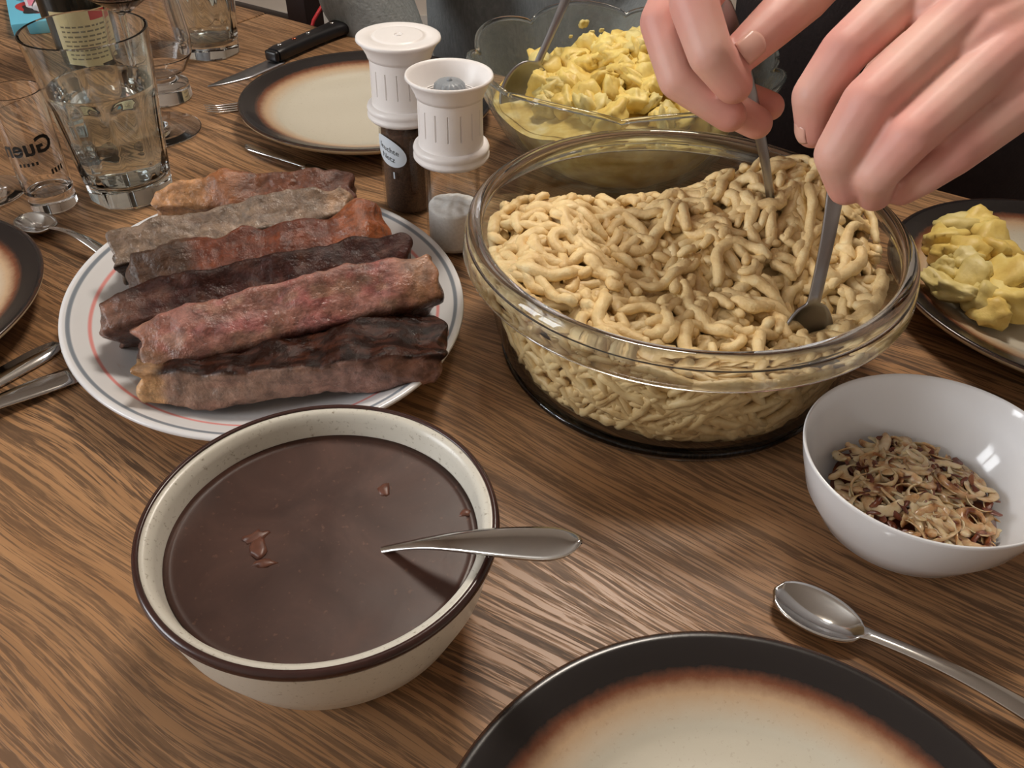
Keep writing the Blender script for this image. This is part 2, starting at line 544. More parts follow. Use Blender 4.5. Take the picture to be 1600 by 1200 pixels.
def chain(bm, pts):
    for (a, ra), (b, rb) in zip(pts[:-1], pts[1:]): capsule(bm, a, ra, b, rb)


def remesh(bm, voxel, it=8, fac=0.5):
    """melt overlapping shapes into one continuous skin"""
    me = bpy.data.meshes.new('tmp'); bm.to_mesh(me); bm.free()
    o = bpy.data.objects.new('tmp', me); C.objects.link(o)
    r = o.modifiers.new('r', 'REMESH'); r.mode = 'VOXEL'; r.voxel_size = voxel
    s = o.modifiers.new('s', 'SMOOTH'); s.factor = fac; s.iterations = it
    dg = bpy.context.evaluated_depsgraph_get(); dg.update()
    out = bpy.data.meshes.new_from_object(o.evaluated_get(dg))
    bpy.data.objects.remove(o); bpy.data.meshes.remove(me)
    return out


def text_arrays(s, size, mirror=False, bold=0.0):
    """letter shapes as flat (verts, faces), centred"""
    cu = bpy.data.curves.new('t', 'FONT'); cu.body = s; cu.size = size; cu.align_x = 'CENTER'; cu.align_y = 'CENTER'; cu.resolution_u = 3; cu.offset = bold
    o = bpy.data.objects.new('t', cu); C.objects.link(o)
    dg = bpy.context.evaluated_depsgraph_get(); dg.update()
    me = bpy.data.meshes.new_from_object(o.evaluated_get(dg))
    V = [tuple(v.co) for v in me.vertices]; Fc = [tuple(p.vertices) for p in me.polygons]
    bpy.data.objects.remove(o); bpy.data.meshes.remove(me)
    if mirror: V = [(-x, y, z) for x, y, z in V]
    return V, Fc


def wrap_cyl(V, Fc, r, ang, z0, skew=0.0, bm=None):
    """lay flat shapes round a cylinder of radius r, centred at angle ang"""
    bm = bm or bmesh.new()
    vs = [bm.verts.new((r * math.cos(ang + x / r), r * math.sin(ang + x / r), z0 + y + skew * x)) for x, y, _ in V]
    for f in Fc:
        try: bm.faces.new([vs[i] for i in f])
        except ValueError: pass
    return bm


def grid_patch(nx, ny, f):
    V, Fc = [], []
    for j in range(ny + 1):
        for i in range(nx + 1): V.append(f(i / nx, j / ny))
    for j in range(ny):
        for i in range(nx):
            a = j * (nx + 1) + i
            Fc.append((a, a + 1, a + nx + 2, a + nx + 1))
    return V, Fc


def from_arrays(name, V, Fc):
    me = bpy.data.meshes.new(name)
    me.from_pydata([tuple(v) for v in V], [], Fc); me.update()
    return me


def set_tint(me, fn):
    a = me.color_attributes.new('tint', 'FLOAT_COLOR', 'POINT')
    nv = len(me.vertices); co = np.empty(nv * 3, 'f'); me.vertices.foreach_get('co', co); co = co.reshape(-1, 3)
    no = np.empty(nv * 3, 'f'); me.vertex_normals.foreach_get('vector', no); no = no.reshape(-1, 3)
    col = np.ones((nv, 4), 'f')
    for i in range(nv): col[i, :3] = fn(Vector(co[i].tolist()), Vector(no[i].tolist()))
    a.data.foreach_set('color', col.ravel())


def smoothstep(a, b, x):
    t_ = min(1, max(0, (x - a) / (b - a))); return t_ * t_ * (3 - 2 * t_)


def mixc(a, b, f): return tuple(a[i] * (1 - f) + b[i] * f for i in range(3))


# ------------------------------------------------------------------ room
FLOOR = -0.74
CEIL = 1.72
X0, X1, Y0, Y1 = -2.6, 2.4, -1.7, 3.3


def structure(name, bm, mat, smooth=False):
    o = obj(name, bm, mat, None, smooth); o['kind'] = 'structure'; return o


fl = structure('floor', box(bmesh.new(), (X0 - 0.1, Y0 - 0.1, FLOOR - 0.08), (X1 + 0.1, Y1 + 0.1, FLOOR - 0.012)), M['dark_wood'])
# floor boards, each one a piece of the floor
bw = 0.14; bl = 1.25
row = 0; y = Y0
bme = {}
while y < Y1 - 1e-6:
    x = X0 - (row * 0.41) % bl
    while x < X1:
        xa, xb = max(x, X0), min(x + bl, X1); ya, yb = y, min(y + bw, Y1)
        if xb - xa > 0.03:
            key = (round(xb - xa, 3), round(yb - ya, 3))
            if key not in bme:
                b_ = box(bmesh.new(), (-(xb - xa) / 2 + 0.0012, -(yb - ya) / 2 + 0.0012, -0.012), ((xb - xa) / 2 - 0.0012, (yb - ya) / 2 - 0.0012, 0))
                me_ = bpy.data.meshes.new('floor_board'); b_.to_mesh(me_); b_.free(); me_.materials.append(M['floor']); bme[key] = me_
            o = bpy.data.objects.new('floor_board', bme[key]); C.objects.link(o); o.parent = fl
            o.location = ((xa + xb) / 2, (ya + yb) / 2, FLOOR)
        x += bl
    y += bw; row += 1
structure('ceiling', box(bmesh.new(), (X0 - 0.1, Y0 - 0.1, CEIL), (X1 + 0.1, Y1 + 0.1, CEIL + 0.1)), M['ceiling'])
structure('wall_back', box(bmesh.new(), (X0, Y1, FLOOR - 0.08), (X1, Y1 + 0.1, CEIL)), M['wall'])
structure('wall_front', box(bmesh.new(), (X0, Y0 - 0.1, FLOOR - 0.08), (X1, Y0, CEIL)), M['wall'])
structure('wall_right', box(bmesh.new(), (X1, Y0 - 0.1, FLOOR - 0.08), (X1 + 0.1, Y1 + 0.1, CEIL)), M['wall'])
# left wall with a window opening
WY0, WY1, WZ0, WZ1 = -0.95, 0.35, 0.36, 1.60
bm = bmesh.new()
box(bm, (X0 - 0.1, Y0 - 0.1, FLOOR - 0.08), (X0, WY0, CEIL)); box(bm, (X0 - 0.1, WY1, FLOOR - 0.08), (X0, Y1 + 0.1, CEIL))
box(bm, (X0 - 0.1, WY0, FLOOR - 0.08), (X0, WY1, WZ0)); box(bm, (X0 - 0.1, WY0, WZ1), (X0, WY1, CEIL))
structure('wall_left', bm, M['wall'])
bm = bmesh.new()
for a, b in (((WY0, WZ0), (WY0 + 0.06, WZ1)), ((WY1 - 0.06, WZ0), (WY1, WZ1)), ((WY0, WZ0), (WY1, WZ0 + 0.06)), ((WY0, WZ1 - 0.06), (WY1, WZ1)), (((WY0 + WY1) / 2 - 0.05, WZ0), ((WY0 + WY1) / 2 + 0.05, WZ1))):
    box(bm, (X0 - 0.05, a[0], a[1]), (X0 + 0.02, b[0], b[1]))
structure('window_1', bm, M['white_paint'])
for nm, lo, hi in (('baseboard_back', (X0, Y1 - 0.015, FLOOR), (X1, Y1, FLOOR + 0.08)), ('baseboard_right', (X1 - 0.015, Y0, FLOOR), (X1, Y1 - 0.015, FLOOR + 0.08)), ('baseboard_left', (X0, Y0, FLOOR), (X0 + 0.015, Y1 - 0.015, FLOOR + 0.08))):
    structure(nm, box(bmesh.new(), lo, hi), M['white_paint'])
# ceiling lamp
lp = thing('ceiling_lamp', 'round opal ceiling lamp above the dining table', 'lamp', (0.2, 1.1, CEIL))
obj('canopy', lathe([(0, 0), (0.06, 0), (0.055, -0.02), (0.008, -0.03), (0, -0.03)], 32), M['brass'], lp)
obj('stem', tube([(0, 0, -0.03), (0, 0, -0.12)], 0.006, 10), M['brass'], lp)
obj('lamp_shade', lathe([(0, -0.12), (0.06, -0.125), (0.14, -0.16), (0.165, -0.20), (0.14, -0.235), (0.06, -0.255), (0, -0.26)], 40), M['opal'], lp)

# ------------------------------------------------------------------ dining table
U = Vector((0.8504, -0.5262, 0)); TR = math.atan2(U.y, U.x)
E0 = Vector((-0.3894, 1.1908, 0))
tb = thing('dining_table', 'oak veneered dining table with dark grain flecks carrying the whole meal', 'table', (E0.x, E0.y, FLOOR), TR)
TZ = -FLOOR
SEAM = 0.055; DEP = 1.0; XR = 1.62; XL = -0.75
obj('tabletop', box(bmesh.new(), (SEAM + 0.001, -DEP, TZ - 0.028), (XR, 0, TZ), None, 0.003), M['oak'], tb, 40)
lf = obj('table_leaf', box(bmesh.new(), (XL, -DEP, TZ - 0.028), (SEAM - 0.001, 0, TZ), None, 0.003), M['oak_leaf'], tb, 40)
lf['label'] = 'pull-out end leaf of the table, greyer oak'
ap = bmesh.new()
for lo, hi in (((XL + 0.08, -0.09, TZ - 0.115), (XR - 0.08, -0.065, TZ - 0.029)), ((XL + 0.08, -DEP + 0.065, TZ - 0.115), (XR - 0.08, -DEP + 0.09, TZ - 0.029)), ((XL + 0.06, -DEP + 0.09, TZ - 0.115), (XL + 0.085, -0.09, TZ - 0.029)), ((XR - 0.085, -DEP + 0.09, TZ - 0.115), (XR - 0.06, -0.09, TZ - 0.029))):
    box(ap, lo, hi)
obj('apron', ap, M['oak_dark'], tb, False)
lgm = None
for sx, sy in ((XL + 0.09, -0.09), (XR - 0.09, -0.09), (XL + 0.09, -DEP + 0.09), (XR - 0.09, -DEP + 0.09)):
    if lgm is None:
        b_ = bmesh.new(); box(b_, (-0.032, -0.032, 0), (0.032, 0.032, TZ - 0.029), None, 0.004)
        lg = obj('leg', b_, M['oak_dark'], tb, 40); lgm = lg.data
    else:
        lg = bpy.data.objects.new('leg', lgm); C.objects.link(lg); lg.parent = tb
    lg.location = (sx, sy, 0)


# ------------------------------------------------------------------ stoneware plates
PLATE_PROF = [(0, 0.0045), (0.058, 0.0045), (0.060, 0.000), (0.066, 0.000), (0.068, 0.0035), (0.090, 0.0065), (0.112, 0.0112), (0.1250, 0.0178), (0.1286, 0.0212),
              (0.1291, 0.0230), (0.1279, 0.0240), (0.1250, 0.0234), (0.118, 0.0208), (0.106, 0.0165), (0.096, 0.0135), (0.0915, 0.0122), (0.0885, 0.0104), (0.084, 0.0092), (0.074, 0.0084), (0.045, 0.0080), (0, 0.0080)]
plate_me = None


def plate(label, x, y, rz=0.0):
    global plate_me
    t_ = thing('dinner_plate', label, 'plate', (x, y, 0), rz, 'stoneware dinner plates')
    if plate_me is None:
        o = obj('plate_body', lathe(PLATE_PROF, 160), M['stoneware'], t_); plate_me = o.data
    else:
        o = bpy.data.objects.new('plate_body', plate_me); C.objects.link(o); o.parent = t_
    return t_


plate('empty cream plate with black fired rim, largest, cut by the bottom edge', 0.0943, 0.0898, 0.3)
plate('empty cream plate with a dark rim behind the salt and pepper mills', -0.1560, 0.8360, 1.9)
plate('dark rimmed plate carrying yellow potato slices, right of the noodle bowl', 0.4108, 0.5195, 2.6)
plate('dark rimmed plate cut off by the left edge beside the teaspoon', -0.461, 0.455, 4.0)

# ------------------------------------------------------------------ oval steak platter
PA, PB = 0.1525, 0.1335
PROT = math.radians(-57.2)
PC = Vector((-0.1737, 0.4786, 0))
pl = thing('serving_platter', 'oval white platter with a grey and a pink line, piled with steaks', 'platter', PC, PROT)
obj('platter_body', lathe([(0, 0.004), (0.60, 0.004), (0.615, 0), (0.65, 0), (0.665, 0.0045), (0.80, 0.010), (0.94, 0.0195), (0.985, 0.0235), (1.0, 0.0250), (0.995, 0.0268), (0.975, 0.0266), (0.93, 0.0238), (0.80, 0.0150), (0.70, 0.0105), (0.62, 0.0085), (0.4, 0.008), (0, 0.008)], 160, PA, PB), M['platter'], pl)


# ------------------------------------------------------------------ steaks
def steak(label, pa, pb, thick, width, tilt, seed, tint_fn, bend=0.0, taper=(0.75, 0.8), fat=None, curl=0.004):
    """slab whose front edge face runs from pa to pb (centre line of that face), leaning back by tilt"""
    pa, pb = Vector(pa), Vector(pb)
    ctr = (pa + pb) / 2; d = pb - pa; L = d.length
    ex = d.normalized()
    back = Vector((-ex.y, ex.x, 0)).normalized()          # away from the camera
    up = ex.cross(back).normalized() * 1.0
    if up.z < 0: up = -up
    ey = (back * math.cos(tilt) - up * math.sin(tilt)).normalized()
    ez = ex.cross(ey).normalized()
    if ez.z < 0: ez = -ez
    root = thing('steak', label, 'steak', ctr, 0.0, 'steaks on the white platter')
    NX, NY, NZ = 96, 22, 16
    bm_ = bmesh.new()
    V = {}
    def vert(i, j, k):
        key = (i, j, k)
        if key not in V: V[key] = bm_.verts.new((i / NX * 2 - 1, j / NY * 2 - 1, k / NZ * 2 - 1))
        return V[key]
    for i in range(NX):
        for j in range(NY):
            bm_.faces.new((vert(i, j, 0), vert(i, j + 1, 0), vert(i + 1, j + 1, 0), vert(i + 1, j, 0)))
            bm_.faces.new((vert(i, j, NZ), vert(i + 1, j, NZ), vert(i + 1, j + 1, NZ), vert(i, j + 1, NZ)))
        for k in range(NZ):
            bm_.faces.new((vert(i, 0, k), vert(i + 1, 0, k), vert(i + 1, 0, k + 1), vert(i, 0, k + 1)))
            bm_.faces.new((vert(i, NY, k), vert(i, NY, k + 1), vert(i + 1, NY, k + 1), vert(i + 1, NY, k)))
    for j in range(NY):
        for k in range(NZ):
            bm_.faces.new((vert(0, j, k), vert(0, j, k + 1), vert(0, j + 1, k + 1), vert(0, j + 1, k)))
            bm_.faces.new((vert(NX, j, k), vert(NX, j + 1, k), vert(NX, j + 1, k + 1), vert(NX, j, k + 1)))
    info = []
    P = 10.0
    for v in bm_.verts:
        u_, q_, h_ = v.co
        # round the box edges
        n_ = (abs(u_) ** 7 + abs(q_) ** P + abs(h_) ** P) ** (1 / P)
        n_ = max(n_, 1e-6)
        s_ = max(abs(u_), abs(q_), abs(h_)) / n_
        uu, qq, hh = u_ * (0.25 * s_ + 0.75), q_ * s_, h_ * s_
        tp = 1 - (1 - taper[0]) * smoothstep(-0.55, -1, uu) - (1 - taper[1]) * smoothstep(0.55, 1, uu)
        th = thick * tp * (1 + 0.12 * noise.noise(Vector((uu * 2.2, 0, seed))))
        wd = width * (0.8 + 0.2 * tp) * (1 + 0.1 * noise.noise(Vector((uu * 1.7, 3, seed))))
        p = Vector((uu * L / 2 + abs(uu) ** 4 * 0.010 * noise.noise(Vector((qq * 1.3, hh * 1.1, seed + (3 if uu > 0 else 40)))), (qq + 1) * 0.5 * wd, hh * th / 2))
        p.z += 0.006 * abs(uu) ** 5 * noise.noise(Vector((uu, seed, 2))) + (0.0035 * noise.noise(Vector((uu * 5.0, qq, seed + 21))) if hh > 0 else 0)
        p.y += 0.005 * noise.noise(Vector((uu * 2.6, hh * 0.6, seed + 5))) - 0.004 * (1 - abs(uu)) * 0
        p.z += bend * (1 - uu * uu) + 0.004 * noise.noise(Vector((uu * 2.4, qq * 1.2, seed + 9)))
        dirn = Vector((u_ * 0.3, q_, h_)).normalized()
        f1 = noise.noise(Vector((p.x * 70, p.y * 70, p.z * 70 + seed)))
        f2 = noise.noise(Vector((p.x * 190, p.y * 190, p.z * 190 + seed)))
        f1 = f1 - 0.5 * abs(noise.noise(Vector((p.x * 95, p.y * 60, p.z * 60 - seed)))) * 2
        f0 = noise.noise(Vector((p.x * 28, p.y * 28, p.z * 28 + seed)))
        p += dirn * (0.0020 * f0 + 0.0013 * f1 + 0.0008 * f2)
        if fat:
            for (fu, fw, fq, grow) in fat:
                g = max(0, 1 - abs(uu - fu) / fw)
                g = g * g * (3 - 2 * g) * (1 if fq is None else smoothstep(1.0, -0.6, qq - fq))
                p += dirn * grow * g
        info.append((uu, qq, hh, u_, q_, h_))
        v.co = p
    bm_.verts.index_update()
    me = bpy.data.meshes.new('steak_meat'); bm_.to_mesh(me); bm_.free()
    a = me.color_attributes.new('tint', 'FLOAT_COLOR', 'POINT')
    for i, (uu, qq, hh, u_, q_, h_) in enumerate(info):
        c = tint_fn(uu, qq, hh, seed)
        a.data[i].color = (*c, 1)
    o = obj('steak_meat', me, M['meat'], root)
    o.matrix_local = Matrix((ex, ey, ez)).transposed().to_4x4()
    return root


CR, CRM = srgb(40, 20, 13), srgb(70, 38, 26)
GREY, PINKM, TANM, FATC, PURP, REDB = srgb(160, 128, 110), srgb(164, 112, 100), srgb(150, 104, 78), srgb(214, 166, 116), srgb(78, 42, 36), srgb(126, 66, 42)


def ns(*a): return noise.noise(Vector(a))


def tint_front(u, q, h, s):
    crust = smoothstep(0.1, 0.5, h + 0.25 * ns(u * 4, q * 3, s)) if q > -0.97 else smoothstep(0.72, 0.98, h + 0.15 * ns(u * 6, 1, s))
    c = mixc(mixc(GREY, srgb(146, 108, 96), smoothstep(-0.3, 0.6, u)), srgb(166, 122, 104), max(0, ns(u * 5, h * 2, s)))
    c = mixc(c, CR if ns(u * 7, q * 7, s) < 0.1 else CRM, crust)
    c = mixc(c, FATC, smoothstep(-0.80, -0.90, u) * (1 - 0.4 * smoothstep(0.4, 0.9, h)))
    c = mixc(c, CR, 0.7 * max(0, 1 - abs(u + 0.73) / 0.06) * smoothstep(-0.9, 0.2, h))
    return c


def tint_pink(u, q, h, s):
    c = mixc(PINKM, srgb(170, 90, 92), smoothstep(0.08, 0.3, ns(u * 3.6, h * 1.6, s)) * 0.55)
    c = mixc(c, srgb(176, 136, 114), smoothstep(0.12, 0.35, ns(u * 6.5, h * 2.2, s + 8)) * 0.7)
    c = mixc(c, srgb(122, 84, 66), max(0, ns(u * 5, h * 2, s + 3) * 1.4))
    c = mixc(c, srgb(166, 124, 96), smoothstep(0.55, 0.9, u) * 0.8 + smoothstep(-0.75, -0.95, u) * 0.6)
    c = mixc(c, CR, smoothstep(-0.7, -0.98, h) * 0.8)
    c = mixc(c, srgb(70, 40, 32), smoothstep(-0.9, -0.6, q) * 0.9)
    return c


def tint_dark(u, q, h, s):
    c = mixc(PURP, srgb(52, 29, 24), 0.5 + 0.5 * ns(u * 6, h * 3, s))
    c = mixc(c, srgb(136, 96, 78), smoothstep(-0.7, -0.98, u) * 0.8 + 0.5 * max(0, ns(u * 9, h * 2, s + 4)))
    c = mixc(c, srgb(112, 74, 62), smoothstep(-0.3, -0.9, h) * 0.4)
    return mixc(c, CR, smoothstep(0.55, 0.95, h) * 0.7)


def tint_red(u, q, h, s):
    c = mixc(REDB, srgb(96, 50, 36), 0.5 + 0.6 * ns(u * 4, h * 2, s))
    c = mixc(c, srgb(152, 84, 48), smoothstep(0.52, 0.68, u))
    c = mixc(c, srgb(118, 66, 48), smoothstep(-0.2, -0.6, h) * 0.5)
    return mixc(c, srgb(86, 62, 48), smoothstep(-0.45, -0.62, u))


def tint_grey(u, q, h, s):
    c = mixc(srgb(152, 130, 110), srgb(126, 104, 88), 0.5 + 0.6 * ns(u * 5, h * 3, s))
    c = mixc(c, srgb(166, 134, 106), smoothstep(0.7, 0.85, u))
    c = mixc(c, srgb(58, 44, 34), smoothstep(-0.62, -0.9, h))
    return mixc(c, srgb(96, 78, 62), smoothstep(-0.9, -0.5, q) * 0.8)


def tint_fat(u, q, h, s):
    c = mixc(srgb(158, 102, 66), srgb(116, 70, 50), smoothstep(-0.3, 0.15, u + 0.2 * ns(u * 6, h, s)))
    c = mixc(c, srgb(198, 150, 104), smoothstep(-0.35, -0.6, u) * 0.7)
    return mixc(c, srgb(104, 66, 52), smoothstep(0.3, 0.8, u) * 0.7)


R_ = math.radians
steak('front steak lying flat with a dark seared crust and a yellow fat end', at(214, 622, .030), at(697, 576, .036), 0.027, 0.056, R_(5), 1.3, tint_front, 0.0, (0.92, 0.8))
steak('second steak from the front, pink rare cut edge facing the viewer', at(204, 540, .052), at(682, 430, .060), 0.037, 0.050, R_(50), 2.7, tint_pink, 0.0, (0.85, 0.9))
steak('narrow dark purplish steak third from the front, just behind the pink one', at(155, 494, .052), at(640, 394, .058), 0.034, 0.050, R_(53), 4.1, tint_dark, 0.002, (0.7, 0.9))
steak('glossy reddish brown steak with a bulging fat knob at its right end', at(204, 426, .056), at(600, 352, .064), 0.036, 0.050, R_(54), 5.9, tint_red, 0.0, (0.8, 1.0), fat=[(0.80, 0.26, None, 0.008)])
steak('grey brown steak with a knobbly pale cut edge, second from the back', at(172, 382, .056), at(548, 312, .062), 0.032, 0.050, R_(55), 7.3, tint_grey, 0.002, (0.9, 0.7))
steak('hindmost steak with golden roasted fat, peeping over the grey one', at(236, 310, .050), at(552, 286, .052), 0.027, 0.042, R_(55), 8.8, tint_fat, 0.003, (0.6, 0.9), fat=[(-0.25, 0.30, None, 0.003)])

# ------------------------------------------------------------------ gravy bowl
GA, GB = 0.0805, 0.0767
GC = Vector((-0.0842, 0.2395, 0))
gb = thing('serving_bowl', 'cream stoneware bowl with a brown rim line, full of gravy', 'bowl', GC)
obj('bowl_body', lathe([(0, 0.006), (0.60, 0.006), (0.615, 0.0), (0.67, 0.0), (0.70, 0.006), (0.82, 0.020), (0.92, 0.040), (0.965, 0.058), (0.985, 0.0655), (0.992, 0.0685), (0.985, 0.0705),
                        (0.945, 0.0712), (0.915, 0.0700), (0.895, 0.0655), (0.87, 0.055), (0.82, 0.040), (0.72, 0.020), (0.6, 0.011), (0, 0.010)], 128, GA, GB), M['tureen'], gb)
obj('rim_line', lathe([(0.987, 0.0662), (0.9995, 0.0686), (0.992, 0.0713), (0.965, 0.0720), (0.957, 0.0712), (0.97, 0.069)], 128, GA, GB, True), M['brown_line'], gb)['label'] = 'glossy dark brown line round the rim'
gv = bmesh.new()
rings = 40; nn = 128; zl = 0.0570
prev = None
gv = lathe([(0, zl)] + [(0.862 * k / rings, zl) for k in range(1, rings)] + [(0.874, zl + 0.0012), (0.86, zl - 0.006), (0.5, zl - 0.008), (0, zl - 0.008)], nn, GA, GB)
for v in gv.verts:
    if v.co.z > zl - 0.001:
        v.co.z += 0.00012 * noise.noise(v.co * 55)
gvo = obj('gravy', gv, M['gravy']); gvo.location = GC
tag(gvo, 'dark brown onion gravy filling the cream bowl', 'gravy')
for (px, py, sx, sy, hh) in ((404, 858, 0.0035, 0.0060, 0.3), (413, 880, 0.0050, 0.0024, 0.2), (400, 838, 0.006, 0.003, 0.5), (600, 765, 0.003, 0.004, 0.3), (728, 802, 0.003, 0.0025, 0.9)):
    b_ = bmesh.new(); bmesh.ops.create_icosphere(b_, subdivisions=2, radius=1)
    for v in b_.verts:
        v.co = Vector((v.co.x * sx, v.co.y * sy, v.co.z * 0.0010)) * (1 + 0.8 * noise.noise(v.co * 2.2 + Vector((px, 0, 0))))
    p = at(px, py, zl - 0.0001)
    o = obj('onion_bit', b_, M['gravy_bit'], gvo); o.location = p - GC; o.rotation_euler = (0, 0, hh)


# ------------------------------------------------------------------ cutlery
def spoon_mesh(L, hw, hl, neck, endw, th=0.0016, bowl_d=0.007, arch=0.006, pointed=False):
    """bowl tip at x=0, handle end at x=L; hw/hl half width and length of the bowl"""
    NXs, NYs = 64, 12
    V, Fc = [], []
    for i in range(NXs + 1):
        x = L * i / NXs
        x = x if x > hl * 2 else x
        tb_ = x / (2 * hl)
        if tb_ < 1:
            e = math.sqrt(max(0, 1 - (2 * tb_ - 1) ** 2)) ** 0.9
            w_ = hw * e * (1 + 0.12 * (0.5 - tb_)) 
            w_ = max(w_, 0.0005 if tb_ < 0.5 else neck)
        else:
            q = (x - 2 * hl) / (L - 2 * hl)
            w_ = neck + (endw - neck) * smoothstep(0.1, 0.85, q)
            if q > 0.86: w_ *= math.sqrt(max(0.02, 1 - ((q - 0.86) / 0.14) ** (1.4 if pointed else 2.2)))
        dep = bowl_d * max(0, 1 - (2 * tb_ - 1) ** 2) if tb_ < 1 else 0
        q = max(0, (x - 2 * hl * 0.9) / (L - 2 * hl * 0.9))
        zc = bowl_d * 0.85 + arch * math.sin(PI * min(1, q * 1.05)) * (1 if q > 0 else 0) - (bowl_d * 0.55) * smoothstep(0.25, 1, q)
        for j in range(NYs + 1):
            v_ = j / NYs * 2 - 1
            z = zc - dep * (1 - v_ * v_)
            if tb_ >= 1: z += 0.0012 * (1 - v_ * v_)
            V.append((x, v_ * w_, z))
    for i in range(NXs):
        for j in range(NYs):
            a = i * (NYs + 1) + j
            Fc.append((a, a + NYs + 1, a + NYs + 2, a + 1))
    return solid(V, Fc, th)


def solid(V, Fc, th):
    me = from_arrays('sheet', V, Fc)
    bm_ = bmesh.new(); bm_.from_mesh(me); bpy.data.meshes.remove(me)
    bmesh.ops.recalc_face_normals(bm_, faces=bm_.faces)
    bmesh.ops.solidify(bm_, geom=bm_.faces[:], thickness=th)
    bmesh.ops.recalc_face_normals(bm_, faces=bm_.faces)
    lo = min(v.co.z for v in bm_.verts)
    for v in bm_.verts: v.co.z -= lo
    return bm_


def place(o, p0, p1, up=(0, 0, 1)):
    """local +X from p0 towards p1"""
    p0, p1 = Vector(p0), Vector(p1); ex = (p1 - p0).normalized(); up = Vector(up)
    ey = up.cross(ex).normalized(); ez = ex.cross(ey)
    o.matrix_world = Matrix.Translation(p0) @ Matrix((ex, ey, ez)).transposed().to_4x4()


def fork_mesh(L=0.19, wid=0.012):
    bm_ = bmesh.new()
    for k in range(4):
        y = (k - 1.5) * wid * 0.52
        tube([(0.0, y * 0.96, 0.0065), (0.012, y, 0.0035), (0.03, y, 0.0025), (0.048, y, 0.0035), (0.056, y * 0.9, 0.005)], [0.0007, 0.0012, 0.0014, 0.0014, 0.0013], 8, bm_, 0.7)
    V, Fc = grid_patch(30, 6, lambda a, b: (0.046 + a * (L - 0.046), (b * 2 - 1) * (wid * 0.95 * math.cos(min(1, a * 3.6) * PI / 2) ** 0.8 * 1.0 + 0.0028 + 0.0065 * smoothstep(0.35, 0.9, a)), 0.0035 + 0.006 * math.sin(PI * min(1, a * 1.0)) + 0.0008 * (1 - (b * 2 - 1) ** 2)))
    me = from_arrays('s', V, Fc); b2 = bmesh.new(); b2.from_mesh(me); bpy.data.meshes.remove(me)
    bmesh.ops.recalc_face_normals(b2, faces=b2.faces); bmesh.ops.solidify(b2, geom=b2.faces[:], thickness=0.0016)
    m2 = bpy.data.meshes.new('s2'); b2.to_mesh(m2); b2.free(); bm_.from_mesh(m2); bpy.data.meshes.remove(m2)
    bmesh.ops.recalc_face_normals(bm_, faces=bm_.faces)
    lo = min(v.co.z for v in bm_.verts)
    for v in bm_.verts: v.co.z -= lo
    return bm_


def knife_blade(L, wd, th=0.0016, x0=0.0):
    """blade from rounded tip at x0 to x0+L"""
    n_ = 26; V = []
    top, bot = [], []
    for i in range(n_ + 1):
        a = i / n_; x = x0 + L * a
        e = math.sqrt(max(0, 1 - max(0, 1 - a / 0.22) ** 2))
        top.append((x, wd * 0.5 * e, 0)); bot.append((x, wd * 0.5 - wd * (0.55 + 0.45 * e) * (1 - 0.12 * a) if a > 0 else wd * 0.2, 0))
    V = top + bot; Fc = [(i, i + 1, n_ + 2 + i, n_ + 1 + i) for i in range(n_)]
    return solid(V, Fc, th)


def handle_bar(L, w0, w1, h=0.004, x0=0.0, n_=24):
    def f(a, b):
        w_ = w0 + (w1 - w0) * smoothstep(0.0, 0.9, a)
        if a > 0.9: w_ *= math.sqrt(max(0.03, 1 - ((a - 0.9) / 0.1) ** 2))
        t_ = (b - 0.5) * 2 * PI
        return (x0 + a * L, w_ * math.sin(t_), h * (1 + math.cos(t_)) * 0.5 * (0.6 + 0.4 * a))
    V, Fc = grid_patch(n_, 14, f)
    me = from_arrays('h', V, Fc); bm_ = bmesh.new(); bm_.from_mesh(me); bpy.data.meshes.remove(me)
    bmesh.ops.remove_doubles(bm_, verts=bm_.verts, dist=1e-6)
    bmesh.ops.holes_fill(bm_, edges=bm_.edges, sides=40)
    bmesh.ops.recalc_face_normals(bm_, faces=bm_.faces)
    return bm_


def spoon(label, p0, p1, L, hw, hl, neck, endw, mat='steel', up=(0, 0, 1), group=None, **kw):
    me = spoon_mesh(L, hw, hl, neck, endw, **kw)
    root = thing('spoon', label, 'spoon', group=group)
    obj('spoon_body', me, M[mat], root)
    place(root, p0, p1, up)
    return root


spoon('steel table spoon lying face up between the bottom plate and the onion bowl', at(1206, 936), at(1640, 1158), 0.165, 0.0132, 0.0222, 0.0036, 0.0064, bowl_d=0.0075)
spoon('steel teaspoon at far left, its handle running under the steak platter', at(38, 350), at(160, 405), 0.125, 0.0135, 0.0195, 0.0026, 0.0050, bowl_d=0.007)
e0, e1 = at(934, 857, .0960), at(585, 868, .0500)
dv = (e1 - e0).normalized()
dn_ = Vector((0, 0, -0.004))
spoon('serving spoon standing in the gravy, its flared handle resting on the rim', e0 + dv * 0.155 + Vector((0, 0, -0.012)), e0 + dn_ * 0.4, 0.155, 0.019, 0.024, 0.0024, 0.0088, bowl_d=0.008, arch=0.004, pointed=True, th=0.0018)
